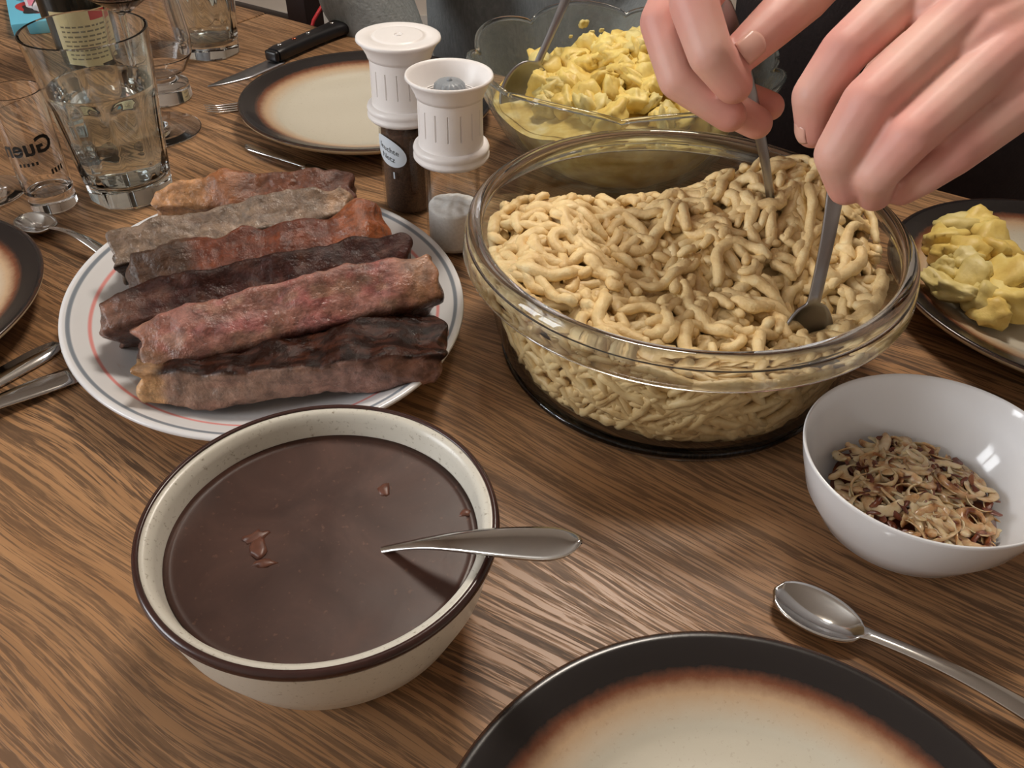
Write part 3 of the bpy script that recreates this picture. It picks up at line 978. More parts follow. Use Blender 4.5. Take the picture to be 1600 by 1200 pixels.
# cutlery tucked under the platter's left rim
kf = thing('table_knife', 'steel table knife at left edge with its blade tip under the platter rim', 'knife')
obj('blade', knife_blade(0.115, 0.0185), M['steel'], kf); obj('handle', handle_bar(0.10, 0.0045, 0.0085, 0.006, 0.115), M['steel'], kf)
place(kf, at(100, 536, 0.001), at(-10, 596, 0.001))
kf2 = thing('table_fork', 'steel fork at left edge whose flat handle ends under the platter', 'fork')
obj('fork_body', fork_mesh(), M['steel'], kf2)
a_, b_ = at(118, 588, 0.0), at(-8, 646, 0.0)
place(kf2, a_ + (b_ - a_).normalized() * 0.19, a_)
uf = thing('butter_knife', 'short steel handle lying behind the steaks below the far empty plate', 'knife')
obj('blade', knife_blade(0.05, 0.012), M['steel'], uf); obj('handle', handle_bar(0.075, 0.0032, 0.0052, 0.004, 0.05), M['steel'], uf)
a_, b_ = at(384, 231), at(480, 262); place(uf, a_ + (b_ - a_).normalized() * 0.125, a_)
tf = thing('table_fork', 'steel fork half hidden under the far empty plate, only its tines showing', 'fork')
obj('fork_body', fork_mesh(0.17, 0.0115), M['steel'], tf)
place(tf, (-0.326, 0.836, 0), (-0.226, 0.888, 0))
# carving knife with riveted black handle
ck = thing('carving_knife', 'knife with a riveted black handle behind the far empty plate', 'knife')
p_e, p_b, p_t = at(536, 52, 0.0), at(428, 97, 0.0), at(335, 139, 0.0)
Lk = (p_e - p_t).length; Lh = (p_e - p_b).length
def ckb(a, b):
    x = a * (Lk - Lh + 0.004); w_ = 0.013 * min(1, (a * 2.2) ** 0.6)
    return (x, 0.010 - 2 * w_ * b * 0.85, 0.004)
obj('blade', solid(*grid_patch(24, 4, ckb), 0.0015), M['steel_dark'], ck)
hb = bmesh.new(); NH = 18
def hf(a, b):
    t_ = b * 2 * PI; ww = 0.0105 + 0.0035 * (a - 0.4) ** 2 * 3 + 0.002 * smoothstep(.8, 1, a)
    e = 1 if 0.03 < a < 0.96 else 0.86
    ct, st_ = math.cos(t_), math.sin(t_)
    return (Lk - Lh + a * Lh, -0.0 + e * ww * math.copysign(abs(ct) ** 0.7, ct), 0.009 + e * 0.008 * math.copysign(abs(st_) ** 0.7, st_))
V, Fc = grid_patch(NH, 20, hf)
me = from_arrays('h', V, Fc); hb.from_mesh(me); bpy.data.meshes.remove(me)
bmesh.ops.remove_doubles(hb, verts=hb.verts, dist=1e-6); bmesh.ops.holes_fill(hb, edges=hb.edges, sides=40); bmesh.ops.recalc_face_normals(hb, faces=hb.faces)
hd = obj('handle', hb, M['black_handle'], ck, 50)
for fx, mt in ((0.10, 'steel'), (0.30, 'copper'), (0.50, 'steel'), (0.86, 'steel')):
    rv = obj('rivet', lathe([(0, 0.0015), (0.0028, 0.001), (0.0031, 0), (0, 0)], 16), M[mt], hd); rv.location = (Lk - Lh + fx * Lh, 0.001, 0.0168)
obj('bolster', box(bmesh.new(), (Lk - Lh - 0.006, -0.0092, 0.0025), (Lk - Lh + 0.001, 0.0098, 0.0145), None, 0.003), M['black_handle'], ck)
place(ck, p_t, p_e)

# ------------------------------------------------------------------ glass bowl with spaetzle
BC = Vector((0.1075, 0.4625, 0))
gbw = thing('glass_bowl', 'big round clear glass bowl with a thick rolled rim, heaped with spaetzle', 'bowl', BC)
BIN = [(0.0, 0.005), (0.090, 0.005), (0.104, 0.008), (0.1125, 0.016), (0.1185, 0.035), (0.1235, 0.062), (0.1275, 0.086), (0.1288, 0.094)]
BOUT = [(0.1320, 0.088), (0.1302, 0.080), (0.1262, 0.058), (0.1212, 0.032), (0.1165, 0.015), (0.1115, 0.004)]
obj('bowl_wall', lathe(sup(BIN + BOUT + [(0.1085, 0.004), (0.09, 0.0035), (0, 0.0035)]), 128), M['bowl_wall'], gbw)
obj('foot_ring', lathe([(0.104, 0.0), (0.1125, 0.0), (0.1158, 0.006), (0.1162, 0.0105), (0.1118, 0.0038), (0.104, 0.003)], 128, 1, 1, True), M['bowl_rim'], gbw)
obj('rim', lathe([(0.1289, 0.0930), (0.1292, 0.0985), (0.1315, 0.1005), (0.1355, 0.1003), (0.1382, 0.0980), (0.1400, 0.0920), (0.1414, 0.0825), (0.1408, 0.0805), (0.1394, 0.0805), (0.1378, 0.0830), (0.1352, 0.0900), (0.1325, 0.0895)], 160, 1, 1, True), M['bowl_rim'], gbw)


def rin(z):
    for (r0, z0), (r1, z1) in zip(BIN[1:-1], BIN[2:]):
        if z <= z1: return r0 + (r1 - r0) * max(0, (z - z0)) / max(1e-6, z1 - z0)
    return 0.129


MOUND = Vector((0.186, 0.512))


def heap(x, y):
    """height of the noodle heap at a world place"""
    dx, dy = x - BC.x, y - BC.y
    h = 0.078 + 0.010 * smoothstep(0.02, -0.10, dx) * smoothstep(0.06, -0.02, dy)
    h += 0.034 * math.exp(-((x - MOUND.x) ** 2 + (y - MOUND.y) ** 2) / (2 * 0.034 ** 2))
    h += 0.012 * math.exp(-((x - 0.115) ** 2 + (y - 0.480) ** 2) / (2 * 0.035 ** 2))
    h += 0.008 * math.exp(-((x - 0.03) ** 2 + (y - 0.475) ** 2) / (2 * 0.022 ** 2))
    # a hollow at left of centre and the dug out back
    h -= 0.010 * math.exp(-((x - 0.075) ** 2 + (y - 0.440) ** 2) / (2 * 0.020 ** 2))
    back = smoothstep(0.055, 0.100, dy - 0.45 * max(0, dx)) 
    h -= 0.048 * back
    # hole where the spoon digs at right
    h -= 0.022 * math.exp(-((x - 0.178) ** 2 + (y - 0.402) ** 2) / (2 * 0.013 ** 2))
    h += 0.004 * noise.noise(Vector((x * 45, y * 45, 1.0)))
    return h


def noodle_path(x, y, ang, length, lift, curv, wall=False, z0=None):
    step = 0.0034; k = max(4, int(length / step)); pts = []
    wob = random.uniform(0, 50); slope = random.uniform(-1.3, 1.3)
    zoff = lift
    for i in range(k):
        if wall:
            a = ang + x * i * step / 0.118
            z = z0 + slope * i * step + 0.003 * noise.noise(Vector((i * 0.35, wob, 0)))
            z = min(max(z, 0.009), heap(BC.x + 0.11 * math.cos(a), BC.y + 0.11 * math.sin(a)) - 0.001)
            r = rin(z) - y + 0.0015 * noise.noise(Vector((i * 0.4, wob, 4)))
            pts.append(Vector((BC.x + r * math.cos(a), BC.y + r * math.sin(a), z)))
        else:
            dx, dy = x - BC.x, y - BC.y
            h = heap(x, y)
            z = h + zoff + 0.0045 * noise.noise(Vector((i * 0.30, wob, 2)))
            z = max(z, 0.010)
            R = rin(min(z, 0.094)) - 0.0048
            rr = math.hypot(dx, dy)
            if rr > R:
                x, y = BC.x + dx / rr * R, BC.y + dy / rr * R
                ang += 0.5 if (dx * math.sin(ang) - dy * math.cos(ang)) < 0 else -0.5
            pts.append(Vector((x, y, z)))
            ang += curv * step * 60 * (0.5 + noise.noise(Vector((i * 0.22, wob, 7))) * 2.2)
            x += math.cos(ang) * step; y += math.sin(ang) * step
    return pts


def noodle_arrays(pts, r, n):
    wob = random.uniform(0, 99); k = len(pts)
    rad = [r * (1 + 0.30 * noise.noise(Vector((i * 0.75, wob, 0)))) * (0.72 + 0.28 * min(1, i / 2, (k - 1 - i) / 2)) for i in range(k)]
    return tube_arrays(pts, rad, n, random.uniform(0.85, 1.0))


# the uncountable lower noodles and a soft core, one mass
SV, SF = [], []


def add_arr(V, Fc):
    o_ = len(SV); SV.extend(V); SF.extend([tuple(i + o_ for i in f) for f in Fc])


def corep(a, b):
    r = b; th = 2 * PI * a
    R = 0.112
    x, y = BC.x + R * r * math.cos(th), BC.y + R * r * math.sin(th)
    return Vector((x, y, max(0.012, heap(x, y) - 0.0075)))


V, Fc = grid_patch(72, 24, corep); add_arr(V, [tuple(f) for f in Fc])
V, Fc = grid_patch(72, 14, lambda a, b: Vector((BC.x + (rin(0.008 + b * 0.07) - 0.0075) * math.cos(2 * PI * a), BC.y + (rin(0.008 + b * 0.07) - 0.0075) * math.sin(2 * PI * a), min(0.008 + b * 0.07, max(0.012, heap(BC.x + 0.11 * math.cos(2 * PI * a), BC.y + 0.11 * math.sin(2 * PI * a)) - 0.005)))))
add_arr(V, [tuple(f) for f in Fc])
for _ in range(620):   # against the glass
    a = random.uniform(0, 2 * PI); z = random.uniform(0.009, 0.088)
    if z > heap(BC.x + 0.11 * math.cos(a), BC.y + 0.11 * math.sin(a)): continue
    p = noodle_path(random.choice((-1, 1)) * random.uniform(0.5, 1), random.uniform(0.0042, 0.0062), a, random.uniform(0.02, 0.06), 0, 0, True, z)
    add_arr(*noodle_arrays(p, random.uniform(0.0028, 0.0040), 6))
for _ in range(430):   # just under the top layer
    a = random.uniform(0, 2 * PI); r = 0.118 * math.sqrt(random.random())
    p = noodle_path(BC.x + r * math.cos(a), BC.y + r * math.sin(a), random.uniform(0, 2 * PI), random.uniform(0.02, 0.06), -0.0045, random.uniform(-1.2, 1.2))
    add_arr(*noodle_arrays(p, random.uniform(0.0032, 0.0044), 6))
mass = obj('spaetzle', from_arrays('spaetzle', SV, SF), M['noodle_mass'])
tag(mass, 'tangled mass of pale egg noodles filling the big glass bowl', 'noodles', kind='stuff')
cnt = 0
while cnt < 300:
    a = random.uniform(0, 2 * PI); r = 0.122 * math.sqrt(random.random())
    x, y = BC.x + r * math.cos(a), BC.y + r * math.sin(a)
    if y - BC.y > 0.085 and x < 0.15: continue
    near = math.hypot(x - MOUND.x, y - MOUND.y) < 0.05
    L = random.choice((random.uniform(0.008, 0.018), random.uniform(0.016, 0.04), random.uniform(0.03, 0.08)))
    ang = random.uniform(0, 2 * PI) if not near else random.gauss(-2.0, 0.5)
    p = noodle_path(x, y, ang, L, random.uniform(-0.001, 0.004), random.choice((0.3, 1.1, -1.1, 2.4, -2.4)) * random.uniform(0.5, 1.3))
    V, Fc = noodle_arrays(p, random.uniform(0.0030, 0.0043), 8)
    o = obj('noodle', from_arrays('noodle', V, Fc), M['noodle'])
    q = p[len(p) // 2]; ch = (p[-1] - p[0]).length / max(1e-6, 0.0034 * (len(p) - 1))
    size = 'short' if len(p) < 7 else 'long' if len(p) > 13 else 'medium length'
    shape = 'curled' if ch < 0.75 else 'straightish' if ch > 0.93 else 'bent'
    where = 'on the raised mound under the two hands' if math.hypot(q.x - MOUND.x, q.y - MOUND.y) < 0.05 else \
        'beside the scooping spoon at the bowl front' if math.hypot(q.x - 0.178, q.y - 0.402) < 0.035 else \
        'along the side of the bowl facing the salt mill' if q.x < BC.x - 0.06 else \
        'along the side of the bowl facing the gravy' if q.y < BC.y - 0.05 else \
        'along the side of the bowl facing the onions' if q.x > BC.x + 0.06 else \
        'at the dug out back by the potato bowl' if q.y > BC.y + 0.035 else 'in the middle of the heap'
    tag(o, size + ' ' + shape + ' egg noodle ' + where, 'noodle', 'egg noodles on top of the heap')
    cnt += 1

# ------------------------------------------------------------------ wavy glass bowl with potato salad
PCN = Vector((0.092, 0.747, 0))
pbw = thing('petal_bowl', 'greenish glass bowl with a wavy petal rim, full of potato salad', 'bowl', PCN)
NPET = 8


def petal(a, b, inner):
    th = 2 * PI * a
    s_ = b
    base = 0.058; top = 0.137
    r = base + (top - base) * (s_ ** 0.62)
    z = 0.003 + 0.097 * s_ ** 1.35
    lob = abs(math.sin(NPET * th / 2 + 0.4)) ** 0.6
    r += 0.010 * (lob - 0.6) * s_ ** 3
    z += 0.010 * (lob - 0.6) * s_ ** 5
    th2 = 0.0035
    if inner: r -= th2; z += 0.002 * (1 - s_)
    return Vector((r * math.cos(th), r * math.sin(th), z))


V, Fc = grid_patch(192, 22, lambda a, b: petal(a, b, False))
V2, F2 = grid_patch(192, 22, lambda a, b: petal(a, b, True))
bm = bmesh.new()
vo = [bm.verts.new(v) for v in V]; vi = [bm.verts.new(v) for v in V2]
for f in Fc: bm.faces.new([vo[i] for i in f])
for f in F2: bm.faces.new([vi[i] for i in f][::-1])
top0 = 22 * 193
for i in range(192): bm.faces.new((vo[top0 + i], vo[top0 + i + 1], vi[top0 + i + 1], vi[top0 + i]))
bmesh.ops.remove_doubles(bm, verts=bm.verts, dist=1e-6)
# bottom discs
for ring_z, r in ((0.003, 0.058), (0.005, 0.0545)):
    c = bm.verts.new((0, 0, ring_z))
    rv = sorted([v for v in bm.verts if abs(math.hypot(v.co.x, v.co.y) - r) < 1e-4 and abs(v.co.z - ring_z) < 1e-4], key=lambda v: math.atan2(v.co.y, v.co.x))
    for i in range(len(rv)): bm.faces.new((c, rv[i], rv[(i + 1) % len(rv)]))
bmesh.ops.recalc_face_normals(bm, faces=bm.faces)
obj('bowl_body', bm, M['wavy_glass'], pbw)
obj('rim_edge', tube([petal(i / 192, 1.0, False).lerp(petal(i / 192, 1.0, True), 0.5) + Vector((0, 0, 0.001)) for i in range(193)], 0.0022, 8), M['bowl_rim'], pbw)['label'] = 'thick wavy rim edge'
obj('foot_ring', lathe([(0.050, 0), (0.058, 0), (0.0595, 0.003), (0.050, 0.003)], 96, 1, 1, True), M['bowl_rim'], pbw)


def pheap(x, y):
    dx, dy = x - PCN.x, y - PCN.y
    h = 0.074 + 0.026 * math.exp(-((dx - 0.03) ** 2 + (dy - 0.02) ** 2) / (2 * 0.05 ** 2))
    h -= 0.012 * smoothstep(-0.03, -0.10, dx)
    h -= 0.03 * smoothstep(0.05, 0.11, dy)
    return h + 0.004 * noise.noise(Vector((x * 30, y * 30, 5)))


def prin(z):
    s_ = max(0, (z - 0.003) / 0.097) ** (1 / 1.35)
    return 0.0545 + 0.079 * s_ ** 0.62


SV, SF = [], []
V, Fc = grid_patch(64, 20, lambda a, b: (lambda x, y: Vector((x, y, max(0.02, pheap(x, y) - 0.004))))(PCN.x + 0.116 * b * math.cos(2 * PI * a), PCN.y + 0.116 * b * math.sin(2 * PI * a)))
add_arr(V, Fc)
def pside(a, b):
    th = 2 * PI * a
    hz = pheap(PCN.x + 0.112 * math.cos(th), PCN.y + 0.112 * math.sin(th)) - 0.003
    z = 0.007 + b * (hz - 0.007)
    r = prin(z) - 0.0035 - 0.007 * (0.5 + 0.5 * noise.noise(Vector((math.cos(th) * 4, math.sin(th) * 4, z * 60)))) 
    return Vector((PCN.x + r * math.cos(th), PCN.y + r * math.sin(th), z))
V, Fc = grid_patch(96, 18, pside); add_arr(V, Fc)
tag(obj('potato_salad', from_arrays('potato_salad', SV, SF), M['potato_mass']), 'soft yellow potato salad filling the wavy glass bowl', 'salad', kind='stuff')


def potato_piece(r, th, seed):
    b_ = bmesh.new(); bmesh.ops.create_icosphere(b_, subdivisions=3, radius=1)
    for v in b_.verts:
        n_ = v.co.normalized(); e = (abs(n_.x) ** 2.6 + abs(n_.y) ** 2.6 + abs(n_.z) ** 5) ** (1 / 2.8)
        k = 1 / max(0.4, e) * (1 + 0.42 * noise.noise(n_ * 1.6 + Vector((seed, 0, 0))) + 0.24 * noise.noise(n_ * 3.6 + Vector((seed, 3, 0))))
        v.co = Vector((n_.x * k * r, n_.y * k * r * 0.8, n_.z * k * th))
    return b_


pcm = []
for i in range(14):
    b_ = potato_piece(random.uniform(0.010, 0.017), random.uniform(0.0045, 0.0085), i * 3.1)
    me = bpy.data.meshes.new('potato_piece'); b_.to_mesh(me); b_.free()
    me.polygons.foreach_set('use_smooth', [True] * len(me.polygons)); me.materials.append(M['potato'] if i % 3 else M['potato_pale'])
    pcm.append(me)
k = 0
while k < 120:
    a = random.uniform(0, 2 * PI); r = 0.108 * math.sqrt(random.random())
    x, y = PCN.x + r * math.cos(a), PCN.y + r * math.sin(a)
    h = pheap(x, y)
    if r > prin(min(h, 0.1)) - 0.018: continue
    if x - PCN.x < -0.075: continue
    o = bpy.data.objects.new('potato_piece', random.choice(pcm)); C.objects.link(o)
    o.location = (x, y, h + random.uniform(-0.001, 0.005)); o.rotation_euler = (random.gauss(0, 0.6), random.gauss(0, 0.6), random.uniform(0, 6))
    s_ = random.uniform(0.8, 1.25); o.scale = (s_, s_, s_)
    tone = 'deep yellow' if o.data.materials[0] == M['potato'] else 'pale'
    where = 'next to the leaning spoon' if x < PCN.x - 0.03 else 'near the front rim' if y < PCN.y - 0.03 else 'beneath the stirring hand' if x > PCN.x + 0.04 else 'at the back wall' if y > PCN.y + 0.03 else 'on top of the heap'
    tag(o, ('big ' if s_ > 1.03 else 'small ') + tone + ' potato piece in the wavy bowl ' + where, 'potato', 'potato pieces in the wavy glass bowl'); k += 1
# bits of potato stuck to the inside back wall
for (px, py, z, s_), w_ in zip(((920, 50, .088, .35), (935, 66, .080, .22), (955, 62, .082, .18), (963, 79, .076, .16), (890, 78, .078, .14)), ('largest, topmost', 'second largest', 'round small', 'lowest, nearest the hand', 'tiny, nearest the leaning spoon')):
    o = bpy.data.objects.new('potato_crumb', pcm[3]); C.objects.link(o)
    th = math.atan2(0.13, (px - 975) / 250 * 0.138); r = prin(z) - 0.001
    o.location = (PCN.x + r * math.cos(th), PCN.y + r * math.sin(th), z); o.scale = (s_, s_, s_); o.rotation_euler = (PI / 2, 0, 0.2)
    tag(o, 'potato crumb stuck inside the wavy bowl wall, ' + w_ + ' of five', 'potato', 'potato crumbs on the wavy bowl wall')
a_ = at(815, 150, .060); b_ = at(884, -12, .135)
spoon('tall steel serving spoon leaning in the potato salad bowl', a_ - (b_ - a_).normalized() * 0.026, b_, 0.20, 0.021, 0.028, 0.0034, 0.0062, mat='steel_dark', up=(0.15, -1, 0.35), bowl_d=0.009)

# potato slices on the right plate
slots = [(1475, 375), (1500, 352), (1515, 395), (1545, 372), (1560, 400), (1480, 420), (1520, 430), (1555, 440), (1590, 410), (1600, 445), (1500, 458), (1535, 470), (1490, 398), (1550, 490), (1580, 468), (1470, 445), (1528, 350), (1575, 430), (1620, 430), (1510, 410)]
for i, (px, py) in enumerate(slots):
    hz = 0.020 + 0.012 * math.exp(-((px - 1535) ** 2 + (py - 415) ** 2) / (2 * 45 ** 2))
    o = bpy.data.objects.new('potato_slice', pcm[(i * 5 + 1) % 14]); C.objects.link(o)
    o.location = at(px, py, hz); o.rotation_euler = (random.gauss(0, 0.5), random.gauss(0, 0.5), random.uniform(0, 6))
    s_ = random.uniform(0.95, 1.4); o.scale = (s_, s_, s_)
    tone = 'deep yellow' if o.data.materials[0] == M['potato'] else 'pale'
    where = ('at the back of' if py < 385 else 'at the front of' if py > 450 else 'in the middle of') + ' the helping, plate right of noodles, ' + ('bowl side' if px < 1505 else 'centre' if px < 1550 else 'outer side')
    tag(o, tone + ' potato slice ' + where, 'potato', 'potato slices on the right plate')

# ------------------------------------------------------------------ white porcelain bowl with fried onions
WC = Vector((0.2191, 0.3036, 0)); WA, WB = 0.0685, 0.0617
wbw = thing('porcelain_bowl', 'plain white porcelain bowl holding fried onions', 'bowl', WC, math.radians(17))
obj('bowl_body', lathe([(0, 0.003), (0.40, 0.003), (0.42, 0), (0.50, 0), (0.54, 0.003), (0.72, 0.014), (0.88, 0.032), (0.965, 0.050), (0.995, 0.0585), (0.999, 0.0602), (0.985, 0.0608), (0.968, 0.0590), (0.935, 0.0500), (0.85, 0.0340), (0.70, 0.0180), (0.52, 0.0085), (0.3, 0.0070), (0, 0.0070)], 128, WA, WB), M['porcelain'], wbw)


def oheap(x, y):
    dx, dy = x - WC.x, y - WC.y
    h = 0.024 + 0.010 * math.exp(-((dx + 0.008) ** 2 + (dy - 0.002) ** 2) / (2 * 0.022 ** 2))
    return h + 0.003 * noise.noise(Vector((x * 80, y * 80, 2)))


WIN = [(0.52, 0.0085), (0.70, 0.018), (0.85, 0.034), (0.935, 0.05), (0.968, 0.059)]


def win(z):
    for (r0, z0), (r1, z1) in zip(WIN[:-1], WIN[1:]):
        if z <= z1: return (r0 + (r1 - r0) * max(0, z - z0) / (z1 - z0)) * 0.063
    return 0.06


SV, SF = [], []
V, Fc = grid_patch(48, 12, lambda a, b: (lambda x, y: Vector((x, y, oheap(x, y) - 0.0045)))(WC.x + 0.043 * b * math.cos(2 * PI * a), WC.y + 0.043 * b * math.sin(2 * PI * a)))
add_arr(V, Fc)
tag(obj('fried_onions', from_arrays('fried_onions', SV, SF), M['onion_brown']), 'lower layer of browned onions in the white bowl', 'onions', kind='stuff')
k = 0
while k < 260:
    a = random.uniform(0, 2 * PI); r = 0.050 * math.sqrt(random.random())
    x, y = WC.x + r * math.cos(a), WC.y + r * math.sin(a)
    h = oheap(x, y)
    brown = random.random() < 0.42
    L = random.uniform(0.006, 0.012) if brown else random.uniform(0.014, 0.044)
    ang = random.uniform(0, 6.28); cv = random.choice((-1, 1)) * random.uniform(40, 170)
    step = 0.0022; pts = []
    tilt = random.uniform(-0.3, 0.3); z = h + random.uniform(-0.002, 0.005); ok = True
    for i in range(max(4, int(L / step))):
        pts.append(Vector((x, y, z)))
        ang += cv * step; x += math.cos(ang) * step; y += math.sin(ang) * step
        z = 0.6 * z + 0.4 * (oheap(x, y) + 0.001) + tilt * step
        if math.hypot(x - WC.x, y - WC.y) > win(max(z, 0.012)) - 0.004: break
    if len(pts) < 4 or math.hypot(pts[0].x - WC.x, pts[0].y - WC.y) > win(h) - 0.004: continue
    kk = len(pts); rb_ = random.uniform(0.0018, 0.0037) if not brown else random.uniform(0.0016, 0.0034); rad = [rb_ * (0.8 + 0.4 * random.random()) * (0.55 + 0.45 * min(1, i / 2, (kk - 1 - i) / 2)) for i in range(kk)]
    V, Fc = tube_arrays(pts, rad, 7, random.choice((0.16, 0.2, 0.26, 0.6)), random.gauss(0, 0.7), random.gauss(0, 0.10))
    o = obj('onion_strip', from_arrays('onion_strip', V, Fc), M['onion_brown'] if brown else M['onion'])
    q = pts[kk // 2] - WC
    where = 'by the front rim' if q.y < -0.018 else 'by the back wall' if q.y > 0.018 else 'on the side facing the noodles' if q.x < -0.018 else 'on the side away from the noodles' if q.x > 0.018 else 'on top of the heap'
    size = 'short ' if kk < (4 if brown else 8) else 'long ' if kk > (5 if brown else 14) else ''
    if brown: tag(o, size + 'dark browned onion scrap in the white bowl ' + where, 'onion', 'browned onion scraps in the white bowl')
    else: tag(o, size + 'pale glassy onion strip in the white bowl ' + where, 'onion', 'pale onion strips in the white bowl')
    k += 1


# ------------------------------------------------------------------ salt and pepper mills
def mill(name, label, loc, rz, H, closed, fill, fz, top_r):
    root = thing(name, label, 'mill', loc, rz, 'spice mills')
    z3 = H - 0.0150            # bottom of the flare
    z2 = z3 - 0.0365           # collar top
    z1 = z2 - 0.0128           # collar bottom
    gr = 0.0212
    obj('glass_jar', lathe(sup([(0, 0.0), (gr - 0.003, 0), (gr, 0.003), (gr, z1), (gr - 0.0015, z1), (gr - 0.0015, 0.004), (gr - 0.004, 0.0025), (0, 0.0025)]), 64), M['grinder_glass'], root)
    fb = lathe([(0, 0.0027)] + [((gr - 0.0018) * 0.97, 0.0027), (gr - 0.0017, 0.006), (gr - 0.0017, fz - 0.002)] + [((gr - 0.0018) * (1 - k / 8), fz + 0.003 * math.sin(k / 8 * PI / 2)) for k in range(0, 8)] + [(0, fz + 0.003)], 64)
    for v in fb.verts:
        if v.co.z > fz - 0.003: v.co.z += 0.0015 * noise.noise(v.co * 160)
    obj('salt' if fill == 'salt' else 'pepper', fb, M[fill], root)
    obj('collar', lathe([(gr + 0.0002, z1), (0.0270, z1 + 0.0008), (0.0288, z1 + 0.003), (0.0288, z1 + 0.005), (0.0277, z1 + 0.0062), (0.0283, z1 + 0.0078), (0.0288, z1 + 0.0098), (0.0280, z1 + 0.0120), (0.0262, z2), (0.020, z2), (0.020, z1 + 0.001)], 96, 1, 1, True), M['white_plastic'], root)
    # ribbed grip: narrow grooves cut into the wall
    nseg = 240; nr = 22
    prof = [(0.0245, z2 - 0.001), (0.0243, z2 + 0.004), (0.0241, z2 + 0.0095), (0.0241, z2 + 0.0100), (0.0238, z2 + 0.0290), (0.0238, z2 + 0.0295), (0.0238, z3)]
    b_ = lathe([(0.021, z2 - 0.001)] + prof + [(0.021, z3)], nseg)
    for v in b_.verts:
        r = math.hypot(v.co.x, v.co.y)
        if r > 0.0225 and z2 + 0.0097 < v.co.z < z2 + 0.0292:
            i = round(math.atan2(v.co.y, v.co.x) / (2 * PI) * nseg) % nseg
            if i % 15 == 0: v.co.x *= 0.955; v.co.y *= 0.955
    obj('grip', b_, M['white_plastic'], root, 35)
    fl_ = [(0.0200, z3 - 0.001), (0.0249, z3), (0.0256, z3 + 0.0025), (0.0278, z3 + 0.007), (top_r - 0.0022, H - 0.0035), (top_r, H - 0.0018), (top_r - 0.0004, H)]
    if closed:
        obj('flared_cap', lathe(fl_ + [(top_r - 0.002, H + 0.0004), (0.0215, H + 0.0004), (0.0206, H - 0.0004), (0.0198, H + 0.0008), (0.0180, H + 0.0010), (0, H + 0.0010)], 96), M['white_plastic'], root)
        em = bmesh.new()
        for q in range(3):
            tube([(0.003 * math.cos(q * 2.1 + t_ * 1.2), 0.003 * math.sin(q * 2.1 + t_ * 1.2), H + 0.0011) for t_ in (0, 0.4, 0.8, 1.2)], 0.0005, 6, em)
        obj('embossed_arrows', em, M['white_plastic'], root)
    else:
        obj('flared_cap', lathe(fl_ + [(top_r - 0.0016, H), (top_r - 0.0030, H - 0.002), (0.0262, z3 + 0.008), (0.0225, z3 + 0.001), (0.0205, z3 - 0.002), (0, z3 - 0.002)], 96), M['white_plastic'], root)
        kb = lathe([(0, z3 + 0.0105), (0.004, z3 + 0.0102), (0.009, z3 + 0.0095), (0.0112, z3 + 0.0075), (0.0118, z3 + 0.003), (0.0122, z3 - 0.002), (0, z3 - 0.002)], 72)
        for v in kb.verts:
            if v.co.z < z3 + 0.008 and math.hypot(v.co.x, v.co.y) > 0.01 and v.index % 1 == 0:
                i = round(math.atan2(v.co.y, v.co.x) / (2 * PI) * 72) % 72
                if i % 4 < 2: v.co.x *= 0.94; v.co.y *= 0.94
        obj('grinder_knob', kb, M['grey_plastic'], root, 40)['label'] = 'grey toothed grinder knob'
        obj('knob_nub', lathe([(0, z3 + 0.0125), (0.0016, z3 + 0.0120), (0.0022, z3 + 0.0100), (0, z3 + 0.0095)], 20), M['grey_plastic'], root)
    return root


SALT = Vector((-0.0505, 0.5905, 0)); PEPP = Vector((-0.0940, 0.6530, 0))
mill('salt_mill', 'white and clear mill half full of coarse salt with an open funnel top', SALT, 0.0, 0.140, False, 'salt', 0.036, 0.0318)
pm = mill('pepper_mill', 'taller white capped mill full of brown spice, behind the salt mill', PEPP, 0.0, 0.1445, True, 'pepper', 0.071, 0.0328)
# oval sticker with lettering on the pepper jar
ANG = -PI / 2 - 0.62
def oval(a, b): return (0.0165 * b * math.cos(2 * PI * a), 0.0120 * b * math.sin(2 * PI * a), 0)
st_ = bmesh.new(); V, Fc = grid_patch(48, 6, oval)
lab = obj('sticker', wrap_cyl(V, Fc, 0.02135, ANG, 0.058, -0.25), M['label_white'], pm)
tb_ = bmesh.new()
wrap_cyl(*text_arrays('feuchte', 0.0066), 0.0215, ANG + 0.03, 0.0600, -0.25, tb_)
wrap_cyl(*text_arrays('Netz', 0.0066), 0.0215, ANG + 0.0, 0.0530, -0.25, tb_)
obj('sticker_print', tb_, M['black_ink'], lab, False)
tb_ = bmesh.new(); V, Fc = grid_patch(2, 4, lambda a, b: ((a - .5) * 0.0014, (b - .5) * 0.006, 0))
obj('fill_mark', wrap_cyl(V, Fc, 0.0214, ANG + 0.22, 0.038), M['label_white'], pm)


